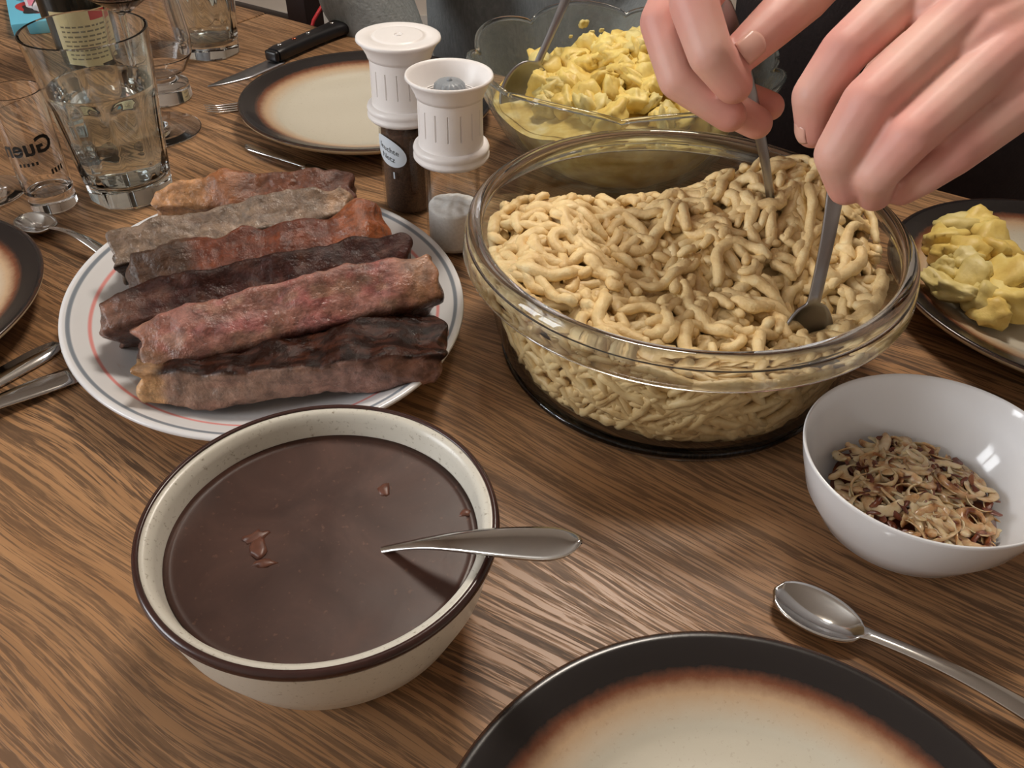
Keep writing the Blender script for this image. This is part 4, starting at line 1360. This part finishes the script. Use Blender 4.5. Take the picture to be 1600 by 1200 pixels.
# ------------------------------------------------------------------ drinking glasses
def tumbler(label, loc, rz, water):
    root = thing('tumbler', label, 'glass', loc, rz, 'faceted tumblers')
    NS = 96; NF = 9; H = 0.140
    def rad_out(z, th):
        base = 0.0345 + (0.0478 - 0.0345) * (z / H) ** 1.05
        a = (th / (2 * PI) * NF) % 1.0
        # flute with arched head
        arch = 0.094 - 0.010 * (2 * a - 1) ** 2 - 0.012 * max(0, abs(2 * a - 1) - 0.8) / 0.2
        f = smoothstep(arch + 0.002, arch - 0.006, z)
        chord = math.cos(PI / NF) / math.cos((a - 0.5) * 2 * PI / NF)
        return base * (1 - f) + base * (0.25 + 0.75 * chord) * f * 1.0
    bm_ = bmesh.new()
    zs = [0.0, 0.002, 0.008, 0.015, 0.03, 0.045, 0.06, 0.07, 0.076, 0.080, 0.084, 0.087, 0.090, 0.093, 0.096, 0.099, 0.105, 0.12, 0.135, 0.1388, 0.1395]
    rings = []
    for z in zs: rings.append([bm_.verts.new(((rad_out(z, 2 * PI * i / NS) - (0.002 if z == 0 else 0)) * math.cos(2 * PI * i / NS), (rad_out(z, 2 * PI * i / NS) - (0.002 if z == 0 else 0)) * math.sin(2 * PI * i / NS), z)) for i in range(NS)])
    izs = [0.1402, 0.1396, 0.1388, 0.12, 0.10, 0.08, 0.06, 0.04, 0.022, 0.0165, 0.0145]
    for z in izs:
        base = 0.0345 + (0.0478 - 0.0345) * (z / H) ** 1.05
        r = base - 0.0026 - 0.0014 * smoothstep(0.11, 0.06, z)
        if z > 0.1400: r = base - 0.0012
        if z < 0.02: r = base - 0.004 - (0.02 - z) * 1.1
        rings.append([bm_.verts.new((r * math.cos(2 * PI * i / NS), r * math.sin(2 * PI * i / NS), z)) for i in range(NS)])
    for A, B in zip(rings[:-1], rings[1:]):
        for i in range(NS): bm_.faces.new((A[i], A[(i + 1) % NS], B[(i + 1) % NS], B[i]))
    bm_.faces.new(rings[0][::-1]); bm_.faces.new(rings[-1])
    bmesh.ops.recalc_face_normals(bm_, faces=bm_.faces)
    obj('glass_body', bm_, M['glass_aqua'], root, 38)
    if water:
        def rw(z): return 0.0345 + (0.0478 - 0.0345) * (z / H) ** 1.05 - 0.0026 - 0.0014 * smoothstep(0.11, 0.06, z) - 0.00015
        obj('water', lathe(sup([(0, 0.0148), (0.026, 0.0148), (0.0290, 0.0168), (rw(0.03), 0.03), (rw(0.06), 0.06), (rw(0.095), 0.095), (rw(0.0975) - 0.0002, 0.0975), (rw(0.097) - 0.002, 0.0968), (0, 0.0966)]), 64), M['water'], root)
    return root


tumbler('big faceted water tumbler standing in front of the wine bottle', (-0.3405, 0.6625, 0.0005), 0.25, True)
tumbler('second faceted tumbler at the top edge, empty and behind the goblet', (-0.3720, 1.0120, 0.0005), 0.6, False)
# slim beer glass with printing
bg = thing('beer_glass', 'slim straight glass with black lettering at the left edge', 'glass', (-0.3985, 0.6370, 0.0005))
obj('glass_body', lathe(sup([(0, 0), (0.0175, 0), (0.0188, 0.0015), (0.0190, 0.012), (0.0196, 0.018), (0.0212, 0.10), (0.0208, 0.1004), (0.0202, 0.10), (0.0185, 0.020), (0.0172, 0.0160), (0.010, 0.0145), (0, 0.0142)]), 96), M['glass'], bg)
pb_ = bmesh.new(); wrap_cyl(*text_arrays('Guen', 0.0190, True, 0.0005), 0.0209, -PI / 2 + 0.28, 0.060, 0.12, pb_)
bp = obj('lettering', pb_, M['black_ink'], bg, False)
pb_ = bmesh.new()
V, Fc = grid_patch(40, 5, lambda a, b: (0.015 * b * math.cos(2 * PI * a), 0.0125 * b * math.sin(2 * PI * a), 0))
for k in range(4): 
    Vt, Ft = grid_patch(1, 1, lambda a, b: (0.0125 + k * 0.0030 + a * 0.0016, -0.026 + b * 0.0042, 0))
    wrap_cyl(Vt, Ft, 0.0207, -PI / 2 + 0.28, 0.060, 0.12, pb_)
for k in range(5):
    Vt, Ft = grid_patch(1, 1, lambda a, b: (-0.010 + k * 0.0034 + a * 0.0018, -0.0145 + b * 0.0028, 0))
    wrap_cyl(Vt, Ft, 0.0209, -PI / 2 + 0.28, 0.060, 0.12, pb_)
obj('small_print', pb_, M['black_ink'], bg, False)


def stem_glass(name, label, loc, prof_out, prof_in, foot, wine=None, n=64):
    root = thing(name, label, 'glass', loc)
    obj('glass_body', lathe(sup(foot + prof_out + prof_in), n), M['glass'], root)
    if wine: obj('wine', lathe(wine, n), M['wine'], root)
    return root


# red wine glass behind the tumbler
stem_glass('wine_glass', 'stemmed wine glass with a little red wine, in front of the bottle', (-0.362, 0.789, 0.0005),
           [(0.0042, 0.012), (0.0036, 0.05), (0.0040, 0.112), (0.012, 0.118), (0.029, 0.129), (0.038, 0.150), (0.0395, 0.177), (0.036, 0.212), (0.031, 0.237)],
           [(0.0302, 0.237), (0.0352, 0.212), (0.0386, 0.177), (0.0372, 0.151), (0.0282, 0.1305), (0.012, 0.1205), (0, 0.1195)],
           [(0, 0.001), (0.030, 0.0), (0.0425, 0.0004), (0.0430, 0.0016), (0.030, 0.0032), (0.012, 0.0065), (0.0055, 0.010)],
           [(0, 0.1198), (0.0118, 0.1208), (0.0278, 0.1308), (0.0368, 0.1512), (0.0374, 0.167), (0, 0.167)])
stem_glass('goblet', 'bulbous clear goblet on a thick block foot between the two tumblers', (-0.381, 0.872, 0.0005),
           [(0.0272, 0.016), (0.0180, 0.019), (0.0150, 0.023), (0.028, 0.030), (0.0375, 0.046), (0.0395, 0.062), (0.0360, 0.095), (0.0310, 0.125), (0.0290, 0.145)],
           [(0.0282, 0.145), (0.0302, 0.125), (0.0352, 0.095), (0.0386, 0.062), (0.0366, 0.047), (0.0272, 0.032), (0.012, 0.0255), (0, 0.025)],
           [(0, 0.0), (0.0270, 0.0), (0.0282, 0.0015)])
stem_glass('wine_glass', 'stemmed glass whose clear foot alone shows at the left edge above the plate', (-0.466, 0.652, 0.0005),
           [(0.0042, 0.012), (0.0036, 0.05), (0.0040, 0.085), (0.010, 0.092), (0.020, 0.102), (0.026, 0.122), (0.027, 0.145), (0.026, 0.18), (0.025, 0.20)],
           [(0.0242, 0.20), (0.0252, 0.18), (0.0262, 0.145), (0.0252, 0.123), (0.0192, 0.1035), (0.010, 0.0945), (0, 0.0935)],
           [(0, 0.001), (0.024, 0.0), (0.0325, 0.0004), (0.0330, 0.0016), (0.024, 0.0032), (0.012, 0.0065), (0.0055, 0.010)])

# ------------------------------------------------------------------ wine bottle
wb = thing('wine_bottle', 'dark wine bottle with a cream label behind the water tumbler', 'bottle', (-0.494, 0.962, 0))
obj('bottle_body', lathe([(0, 0.006), (0.028, 0.004), (0.034, 0.0), (0.0372, 0.003), (0.0377, 0.012), (0.0377, 0.175), (0.035, 0.195), (0.022, 0.218), (0.0148, 0.235), (0.0140, 0.275), (0.0150, 0.279), (0.0150, 0.292), (0.0135, 0.295), (0.010, 0.295), (0.010, 0.27), (0, 0.268)], 64), M['bottle'], wb)
LA = math.atan2(-0.962, 0.494) + 0.02
lb = bmesh.new(); V, Fc = grid_patch(24, 6, lambda a, b: ((a - .5) * 0.066, (b - .5) * 0.060, 0))
lab = obj('label', wrap_cyl(V, Fc, 0.03785, LA, 0.039, 0, lb), M['label'], wb)
rb = bmesh.new(); V, Fc = grid_patch(8, 2, lambda a, b: (0.010 + a * 0.021, 0.0195 + b * 0.0095, 0))
obj('red_label_stamp', wrap_cyl(V, Fc, 0.0380, LA, 0.039, 0, rb), M['red_ink'], lab)
lb = bmesh.new()
random.seed(3)
for k in range(8):
    x = -0.026
    while x < 0.024:
        w_ = random.uniform(0.003, 0.008)
        V, Fc = grid_patch(2, 1, lambda a, b: (x + a * w_, 0.0130 - k * 0.0052 + b * 0.0018, 0))
        wrap_cyl(V, Fc, 0.03795, LA, 0.039, 0, lb); x += w_ + 0.0018
obj('label_print', lb, M['grey_ink'], lab, False)

# ------------------------------------------------------------------ small packets at the far left
bl_ = thing('blue_packet', 'light blue packet with a red and black picture at the top left corner', 'packet')
Lb = (at(25, 62) - at(15, 10)).length
obj('packet_body', box(bmesh.new(), (0, 0, 0), (Lb, 0.075, 0.016), None, 0.002), M['blue_card'], bl_, 40)
def blobface(pts, z, parent, mat, nm):
    b_ = bmesh.new(); vs = [b_.verts.new((x, y, z)) for x, y in pts]; b_.faces.new(vs); return obj(nm, b_, mat, parent, False)
blobface([(0.080 + 0.030 * math.cos(t_) , 0.036 + 0.026 * math.sin(t_) * (1 - 0.35 * math.cos(t_))) for t_ in [k * 2 * PI / 20 for k in range(20)]], 0.0163, bl_, M['red_ink'], 'red_print')
blobface([(0.088 + 0.020 * math.cos(t_), 0.030 + 0.019 * math.sin(t_) * (1 + 0.4 * math.cos(2 * t_))) for t_ in [k * 2 * PI / 20 for k in range(20)]], 0.0166, bl_, M['black_ink'], 'dark_print')
blobface([(0.022, 0.014), (0.044, 0.012), (0.046, 0.06), (0.023, 0.062)], 0.0162, bl_, M['blue_card_dark'], 'dusty_panel')
place(bl_, at(14, 8, 0.0), at(24, 60, 0.0))
tp = thing('tissue_pack', 'crumpled white and pink tissue pack beside the blue packet', 'tissues', at(64, 22) + Vector((0.009, 0.004, 0)))
b_ = bmesh.new(); bmesh.ops.create_icosphere(b_, subdivisions=4, radius=1)
for v in b_.verts:
    k = 1 + 0.12 * noise.noise(v.co * 3.1) + 0.05 * noise.noise(v.co * 9)
    v.co = Vector((v.co.x * 0.024 * k, v.co.y * 0.052 * k, 0.020 + v.co.z * 0.020 * k))
    v.co.z = max(0, v.co.z)
obj('wrapper', b_, M['tissue'], tp)
V, Fc = grid_patch(12, 8, lambda a, b: (-0.020 + a * 0.04, -0.042 + b * 0.030, 0.020 + 0.0225 * math.sqrt(max(0.02, 1 - ((-0.020 + a * 0.04) / 0.025) ** 2 - ((-0.042 + b * 0.030) / 0.054) ** 2))))
obj('pink_band', from_arrays('pink_band', V, Fc), M['pink'], tp)
tp.rotation_euler = (0, 0, 0.5)


# ------------------------------------------------------------------ chairs behind the table
def chair(label, loc, rz, wood):
    root = thing('dining_chair', label, 'chair', loc, rz, 'dining chairs')
    b_ = bmesh.new(); box(b_, (-0.22, -0.21, 0.425), (0.22, 0.21, 0.455), None, 0.008); obj('seat', b_, wood, root, 40)
    for sx in (-1, 1):
        b_ = bmesh.new(); box(b_, (sx * 0.19 - 0.02, -0.20, 0), (sx * 0.19 + 0.02, -0.16, 0.425), None, 0.004); obj('leg', b_, wood, root, 40)
        b_ = bmesh.new(); box(b_, (sx * 0.19 - 0.02, 0.175, 0), (sx * 0.19 + 0.02, 0.215, 0.425), None, 0.004); obj('leg', b_, wood, root, 40)
        b_ = bmesh.new(); box(b_, (sx * 0.19 - 0.02, 0.175, 0.455), (sx * 0.19 + 0.02, 0.215, 0.92), None, 0.004); obj('back_post', b_, wood, root, 40)
    for z in (0.62, 0.84):
        b_ = bmesh.new(); box(b_, (-0.17, 0.185, z - 0.05), (0.17, 0.207, z + 0.05), None, 0.004); obj('back_rail', b_, wood, root, 40)
    return root


chair('reddish wooden dining chair the grey-shirted person sits on', (0.06, 1.36, FLOOR), -0.45, M['chair_wood'])
dc = chair('dark brown dining chair standing empty beyond the table corner', (-0.40, 1.62, FLOOR), 2.6, M['dark_wood'])
cd = obj('red_cord', tube([atd(523, -20, 1.20), atd(508, 2, 1.19), atd(497, 20, 1.18), atd(490, 32, 1.18), atd(486, 48, 1.18), atd(484, 70, 1.20), atd(486, 120, 1.25)], 0.0026, 8), M['red_cord'])
tag(cd, 'thin red cord hanging behind the far table edge', 'cord')


# ------------------------------------------------------------------ people
def skin_tint(knuckles):
    base = srgb(212, 160, 144); red = srgb(206, 128, 120)
    def fn(co, no):
        f = 0.0
        for p, r in knuckles:
            d = (co - p).length
            if d < r * 2.2: f = max(f, 1 - d / (r * 2.2))
        return mixc(base, red, f * 0.85)
    return fn


def hand(bm_, fingers, thumb, wrist, wr, arm):
    """one hand: finger chains root in the palm, metacarpals melt into the wrist, then the forearm"""
    mids = []
    for f in fingers:
        chain(bm_, f)
        wc = (wrist[0] + wrist[1]) / 2
        mc = sum((g[0][0] for g in fingers), Vector()) / 4
        capsule(bm_, f[0][0], f[0][1], wc.lerp(mc, 0.25) + (f[0][0] - mc) * 0.55, wr * 0.70)
        capsule(bm_, wc.lerp(mc, 0.25) + (f[0][0] - mc) * 0.55, wr * 0.70, wc + (f[0][0] - mc) * 0.22, wr * 0.86)
        mids.append(f[0][0])
    for a_, b_ in zip(fingers[:-1], fingers[1:]):            # web between the knuckles
        q = (wrist[0] + wrist[1]) / 2; rr = (a_[0][1] + b_[0][1]) * 0.5
        w0 = (a_[0][0].lerp(a_[1][0], 0.20) + b_[0][0].lerp(b_[1][0], 0.20)) / 2
        p = (a_[0][0] + b_[0][0]) / 2
        chain(bm_, [(w0, rr * 0.74), (p, rr * 0.95), (p.lerp(q, 0.35), rr * 1.08), (p.lerp(q, 0.7), rr * 1.2), (q, rr * 1.5)])
    chain(bm_, thumb)
    capsule(bm_, thumb[0][0], thumb[0][1], mids[1].lerp(wrist[0], 0.45), 0.0135)
    capsule(bm_, thumb[1][0], thumb[1][1] * 0.85, mids[0].lerp(wrist[0], 0.30), 0.0105)
    capsule(bm_, wrist[0], wr, wrist[1], wr)
    for off, q in zip(wrist, (0, 1)): chain(bm_, [(off, wr), (off.lerp(arm[0], 0.2), wr * 1.02), (off.lerp(arm[0], 0.6), wr * 1.30), (arm[0], 0.036)])


# --- person stirring: right hand (screen left) and left hand (screen right)
RW = atd(1285, -175, 0.505)
r_f = [
    [(atd(1158, -92, .460), .0126), (atd(1083, 4, .436), .0122), (atd(1110, 84, .434), .0112), (atd(1146, 132, .444), .0098)],
    [(atd(1098, -105, .470), .0126), (atd(1033, 34, .462), .0114), (atd(1060, 124, .462), .0106), (atd(1140, 180, .467), .0090)],
    [(atd(1062, -98, .486), .0124), (atd(1042, 58, .478), .0116), (atd(1090, 142, .478), .0104), (atd(1182, 192, .486), .0090)],
    [(atd(1050, -80, .505), .0112), (atd(1072, 70, .500), .0100), (atd(1130, 140, .500), .0092), (atd(1203, 166, .498), .0082)],
]
for f_ in r_f: f_[:] = [(p, r * 1.06) for p, r in f_]
r_t = [(atd(1330, -95, .485), .0180), (atd(1256, -8, .458), .0150), (atd(1203, 42, .446), .0126), (atd(1157, 84, .442), .0106)]
LWR = atd(1768, -62, 0.458)
l_f = [
    [(atd(1442, -34, .428), .0128), (atd(1320, 80, .418), .0112), (atd(1272, 150, .426), .0102), (atd(1272, 203, .438), .0086)],
    [(atd(1506, 24, .414), .0130), (atd(1356, 160, .402), .0114), (atd(1308, 240, .414), .0102), (atd(1322, 292, .430), .0086)],
    [(atd(1562, 88, .408), .0126), (atd(1420, 214, .399), .0110), (atd(1368, 272, .413), .0098), (atd(1366, 302, .430), .0084)],
    [(atd(1610, 150, .414), .0116), (atd(1492, 240, .408), .0096), (atd(1440, 275, .418), .0088), (atd(1408, 296, .430), .0076)],
]
for f_ in l_f: f_[:] = [(p, r * 1.12) for p, r in f_]
l_t = [(atd(1650, -60, .470), .0180), (atd(1495, 10, .466), .0146), (atd(1390, 110, .462), .0124), (atd(1318, 205, .456), .0100)]
RE, LE = Vector((0.215, 0.815, 0.325)), Vector((0.525, 0.675, 0.335))
RS, LS = Vector((0.290, 1.050, 0.560)), Vector((0.640, 0.890, 0.560))
st_person = thing('person', 'person in black standing behind the table, both hands stirring the noodles', 'person', (0.47, 1.02, FLOOR))
LOC = Vector((0.47, 1.02, FLOOR))
bm = bmesh.new()
rw2 = RW + Vector((-0.022, 0.002, 0.006)); lw2 = LWR + Vector((0.004, 0.012, -0.016))
hand(bm, r_f, r_t, (RW, rw2), 0.0235, (RE,))
hand(bm, l_f, l_t, (LWR, lw2), 0.0235, (LE,))
chain(bm, [(RE, 0.040), (RS, 0.048), ((RS + LS) / 2, 0.07), (LS, 0.048), (LE, 0.040)])
chain(bm, [((RS + LS) / 2, 0.075), ((RS + LS) / 2 + Vector((-0.01, -0.03, 0.10)), 0.052), ((RS + LS) / 2 + Vector((-0.03, -0.06, 0.16)), 0.055)])
hc = (RS + LS) / 2 + Vector((-0.045, -0.085, 0.235))
bmesh.ops.create_uvsphere(bm, u_segments=24, v_segments=16, radius=1, matrix=Matrix.Translation(hc) @ Matrix.Diagonal((0.076, 0.092, 0.112, 1)))
capsule(bm, hc + Vector((-0.015, -0.085, -0.005)), 0.010, hc + Vector((-0.02, -0.105, -0.035)), 0.014)
for sx in (-1, 1): capsule(bm, hc + Vector((sx * 0.076, 0.01, 0.01)), 0.012, hc + Vector((sx * 0.078, 0.012, -0.03)), 0.010)
capsule(bm, (RS + LS) / 2 + Vector((0, 0, -0.05)), 0.07, Vector((0.47, 1.03, 0.12)), 0.07)
for v in bm.verts: v.co -= LOC
me = remesh(bm, 0.0014, 4, 0.5)
kn = [(p - LOC, r) for f in (r_f + l_f) for p, r in (f[0], f[1], f[3])] + [(r_t[3][0] - LOC, .012), (r_t[2][0] - LOC, .010), (l_t[3][0] - LOC, .011)]
set_tint(me, lambda co, no: (0.63, 0.36, 0.29))
# knuckles, joints and fingertips are redder
_n = len(me.vertices); _co = np.empty(_n * 3, 'f'); me.vertices.foreach_get('co', _co); _co = _co.reshape(-1, 3)
_f = np.zeros(_n, 'f')
for p, r in kn:
    d = np.linalg.norm(_co - np.array(p), axis=1); _f = np.maximum(_f, np.clip(1 - d / (r * 2.0), 0, 1))
_b, _r = np.array(srgb(222, 174, 160)), np.array(srgb(216, 142, 134))
_col = np.ones((_n, 4), 'f'); _col[:, :3] = _b + (_r - _b) * (_f * 0.9)[:, None]
me.color_attributes['tint'].data.foreach_set('color', _col.ravel())
obj('body', me, M['skin'], st_person)


def nail(tip, prev, nrm, w_, l_):
    """fingernail plate on the back of a fingertip"""
    tip, prev, nrm = tip[0] - LOC, prev[0] - LOC, Vector(nrm)
    ex = (tip - prev).normalized(); nz = (nrm - ex * nrm.dot(ex)).normalized(); ey = nz.cross(ex)
    return ex, ey, nz


def add_nail(chain_, nrm, r, w_, l_):
    tip, prev = chain_[3][0] - LOC, chain_[2][0] - LOC
    ex = (tip - prev).normalized(); nrm = Vector(nrm); nz = (nrm - ex * nrm.dot(ex)).normalized(); ey = nz.cross(ex)
    def f(a, b):
        u_, v_ = a * 2 - 1, b * 2 - 1
        x = u_ * l_ * (1 - 0.25 * v_ * v_); y = v_ * w_
        return tip + ex * (x - 0.001) + ey * y + nz * (math.sqrt(max(1e-8, r * r - y * y)) + 0.0002 - 0.0015 * max(0, u_) ** 2)
    V, Fc = grid_patch(8, 8, f)
    me_ = from_arrays('fingernail', V, Fc); b2 = bmesh.new(); b2.from_mesh(me_); bpy.data.meshes.remove(me_)
    bmesh.ops.recalc_face_normals(b2, faces=b2.faces); bmesh.ops.solidify(b2, geom=b2.faces[:], thickness=0.0006)
    obj('fingernail', b2, M['nail'], st_person)


tocam = lambda p: (Vector((0, 0, CAM_H)) - p).normalized()
add_nail(r_t, tocam(r_t[3][0]) + RIGHT * 0.15, 0.0112, 0.0068, 0.0076)
add_nail(l_f[0], tocam(l_f[0][3][0]) * 0.35 - RIGHT * 0.9, 0.0098, 0.0052, 0.0056)
# jumper with sleeves
bm = bmesh.new()
for s_, e_, w_ in ((RS, RE, RW), (LS, LE, LWR)):
    wq = e_.lerp(w_, 0.62)
    chain(bm, [(s_, 0.072), (e_, 0.056), (e_.lerp(w_, 0.35), 0.050), (wq, 0.042)])
chain(bm, [(RS, 0.078), (LS, 0.078)])
for dx in (-0.07, 0.07):
    chain(bm, [((RS + LS) / 2 + Vector((dx, dx * -0.45, -0.04)), 0.115), (Vector((0.47 + dx, 1.03 - dx * 0.45, 0.28)), 0.115), (Vector((0.47 + dx * 1.05, 1.03 - dx * 0.45, 0.10)), 0.115)])
capsule(bm, (RS + LS) / 2, 0.09, (RS + LS) / 2 + Vector((-0.008, -0.02, 0.07)), 0.062)
for v in bm.verts: v.co -= LOC
obj('jumper', remesh(bm, 0.008, 4), M['black_knit'], st_person)
bm = bmesh.new()
for dx in (-0.085, 0.085):
    h_ = Vector((0.47 + dx, 1.03 - dx * 0.45, 0.06))
    chain(bm, [(h_, 0.125), (h_ + Vector((dx * 0.15, -0.03, -0.33)), 0.088), (h_ + Vector((dx * 0.3, 0.03, -0.72)), 0.062)])
for v in bm.verts: v.co -= LOC
obj('trousers', remesh(bm, 0.008, 4), M['trousers'], st_person)
for dx in (-0.11, 0.11):
    b_ = bmesh.new(); p = Vector((dx * 1.0, 0.02 - dx * 0.4, 0.03)); chain(b_, [(p, 0.045), (p + Vector((-0.02, -0.12, 0.004)), 0.036)])
    for v in b_.verts: v.co.z = max(v.co.z, 0.0)
    obj('shoe', b_, M['black_handle'], st_person)
b_ = bmesh.new(); bmesh.ops.create_uvsphere(b_, u_segments=24, v_segments=16, radius=1, matrix=Matrix.Translation(hc - LOC + Vector((0.004, 0.012, 0.022))) @ Matrix.Diagonal((0.083, 0.095, 0.105, 1)))
bmesh.ops.delete(b_, geom=[v for v in b_.verts if v.co.z < hc.z - LOC.z - 0.02 or (v.co.y < hc.y - LOC.y - 0.05 and v.co.z < hc.z - LOC.z + 0.07)], context='VERTS')
obj('hair', b_, M['hair'], st_person)

# the two stirring utensils
a_, b_ = atd(1119, -8, 0.447), atd(1184, 306, 0.545)
sp1 = spoon('steel serving spoon held by the stirring right hand, dug into the noodles', b_ + (b_ - a_).normalized() * 0.060, a_, (b_ - a_).length + 0.060, 0.019, 0.026, 0.0036, 0.0062, mat='steel_dark', up=tocam(b_) + RIGHT * 0.8, bowl_d=0.008, arch=0.003)
a_, b_ = atd(1306, 150, 0.440), atd(1252, 470, 0.488)
sp2 = spoon('steel spoon held by the stirring left hand, scooping at right side of the noodles', b_ + (b_ - a_).normalized() * 0.050, a_ + (a_ - b_).normalized() * 0.03, (b_ - a_).length + 0.080, 0.0190, 0.026, 0.0046, 0.0072, mat='steel_dark', up=-FWD + RIGHT * 0.35, bowl_d=0.009, arch=0.003)

# --- person in grey seated behind the far plate
GL = Vector((0.05, 1.33, FLOOR))
gp = thing('person', 'seated person in a grey sweatshirt behind the far table edge', 'person', GL)
gd = Vector((-0.5262, -0.8504, 0))       # faces the table
gx = Vector((0.8504, -0.5262, 0))
hip = Vector((0.04, 1.30, -0.165)); chest = Vector((0.03, 1.27, 0.22))
shl = [chest + gx * s_ * 0.17 + Vector((0, 0, 0.06)) for s_ in (-1, 1)]
elb = [Vector((-0.205, 1.135, 0.040)), Vector((0.20, 1.17, 0.03))]
hnd = [Vector((-0.115, 1.075, -0.125)), Vector((0.13, 1.03, -0.125))]
bm = bmesh.new()
for s_, e_, h_ in zip(shl, elb, hnd):
    chain(bm, [(s_, 0.045), (e_, 0.036), (h_, 0.026)])
    dr = (h_ - e_).normalized(); sd = Vector((dr.y, -dr.x, 0)).normalized()
    for k in range(4):
        q = h_ + dr * 0.055 + sd * (k - 1.5) * 0.019
        chain(bm, [(h_ + dr * 0.01, 0.018), (q, 0.011), (q + dr * 0.035, 0.0095), (q + dr * 0.055 + Vector((0, 0, -0.012)), 0.0085)])
    chain(bm, [(h_, 0.018), (h_ + dr * 0.03 + sd * 0.04, 0.013), (h_ + dr * 0.055 + sd * 0.052, 0.010)])
chain(bm, [(hip, 0.07), (chest, 0.07), (chest + Vector((0, 0, 0.10)), 0.055), (chest + gd * 0.02 + Vector((0, 0, 0.19)), 0.052)])
gh = chest + gd * 0.035 + Vector((0, 0, 0.30))
bmesh.ops.create_uvsphere(bm, u_segments=20, v_segments=14, radius=1, matrix=Matrix.Translation(gh) @ Matrix.Diagonal((0.078, 0.09, 0.112, 1)))
capsule(bm, gh + gd * 0.085, 0.010, gh + gd * 0.105 + Vector((0, 0, -0.03)), 0.013)
for s_ in (-1, 1): capsule(bm, gh + gx * s_ * 0.078, 0.012, gh + gx * s_ * 0.08 + Vector((0, 0, -0.035)), 0.010)
chain(bm, [(shl[0], 0.05), (shl[1], 0.05)])
for v in bm.verts: v.co -= GL
me = remesh(bm, 0.0045, 3); set_tint(me, lambda co, no: srgb(212, 164, 148))
obj('body', me, M['skin'], gp)
bm = bmesh.new()
for s_, e_, h_ in zip(shl, elb, hnd): chain(bm, [(s_, 0.072), (e_, 0.060), (e_.lerp(h_, 0.8), 0.042)])
chain(bm, [(shl[0], 0.075), (shl[1], 0.075)])
for dx in (-0.07, 0.07): chain(bm, [(chest + gx * dx, 0.115), (hip + gx * dx * 1.1 + Vector((0, 0, 0.22)), 0.125), (hip + gx * dx * 1.2, 0.115)])
for v in bm.verts: v.co -= GL
obj('sweatshirt', remesh(bm, 0.008, 4), M['grey_knit'], gp)
bm = bmesh.new()
for s_ in (-1, 1):
    h_ = hip + gx * s_ * 0.09 + Vector((0, 0, -0.025))
    k_ = h_ + gd * 0.40 + Vector((0, 0, -0.03)) + gx * s_ * 0.03
    chain(bm, [(h_, 0.09), (k_, 0.064), (k_ - gd * 0.03 + Vector((0, 0, -0.42)), 0.055)])
for v in bm.verts: v.co -= GL
obj('trousers', remesh(bm, 0.008, 4), M['jeans'], gp)
for s_ in (-1, 1):
    p = hip + gx * s_ * 0.12 + gd * 0.37 - GL; p.z = 0.036
    b_ = bmesh.new(); chain(b_, [(p, 0.045), (p + gd * 0.14, 0.036)])
    for v in b_.verts: v.co.z = max(v.co.z, 0)
    obj('shoe', b_, M['black_handle'], gp)
b_ = bmesh.new(); bmesh.ops.create_uvsphere(b_, u_segments=24, v_segments=16, radius=1, matrix=Matrix.Translation(gh - GL + Vector((0.006, 0.012, 0.022))) @ Matrix.Diagonal((0.084, 0.096, 0.104, 1)))
bmesh.ops.delete(b_, geom=[v for v in b_.verts if v.co.z < (gh - GL).z - 0.03 or ((v.co - (gh - GL)).dot(gd) > 0.05 and v.co.z < (gh - GL).z + 0.07)], context='VERTS')
obj('hair', b_, M['hair'], gp)
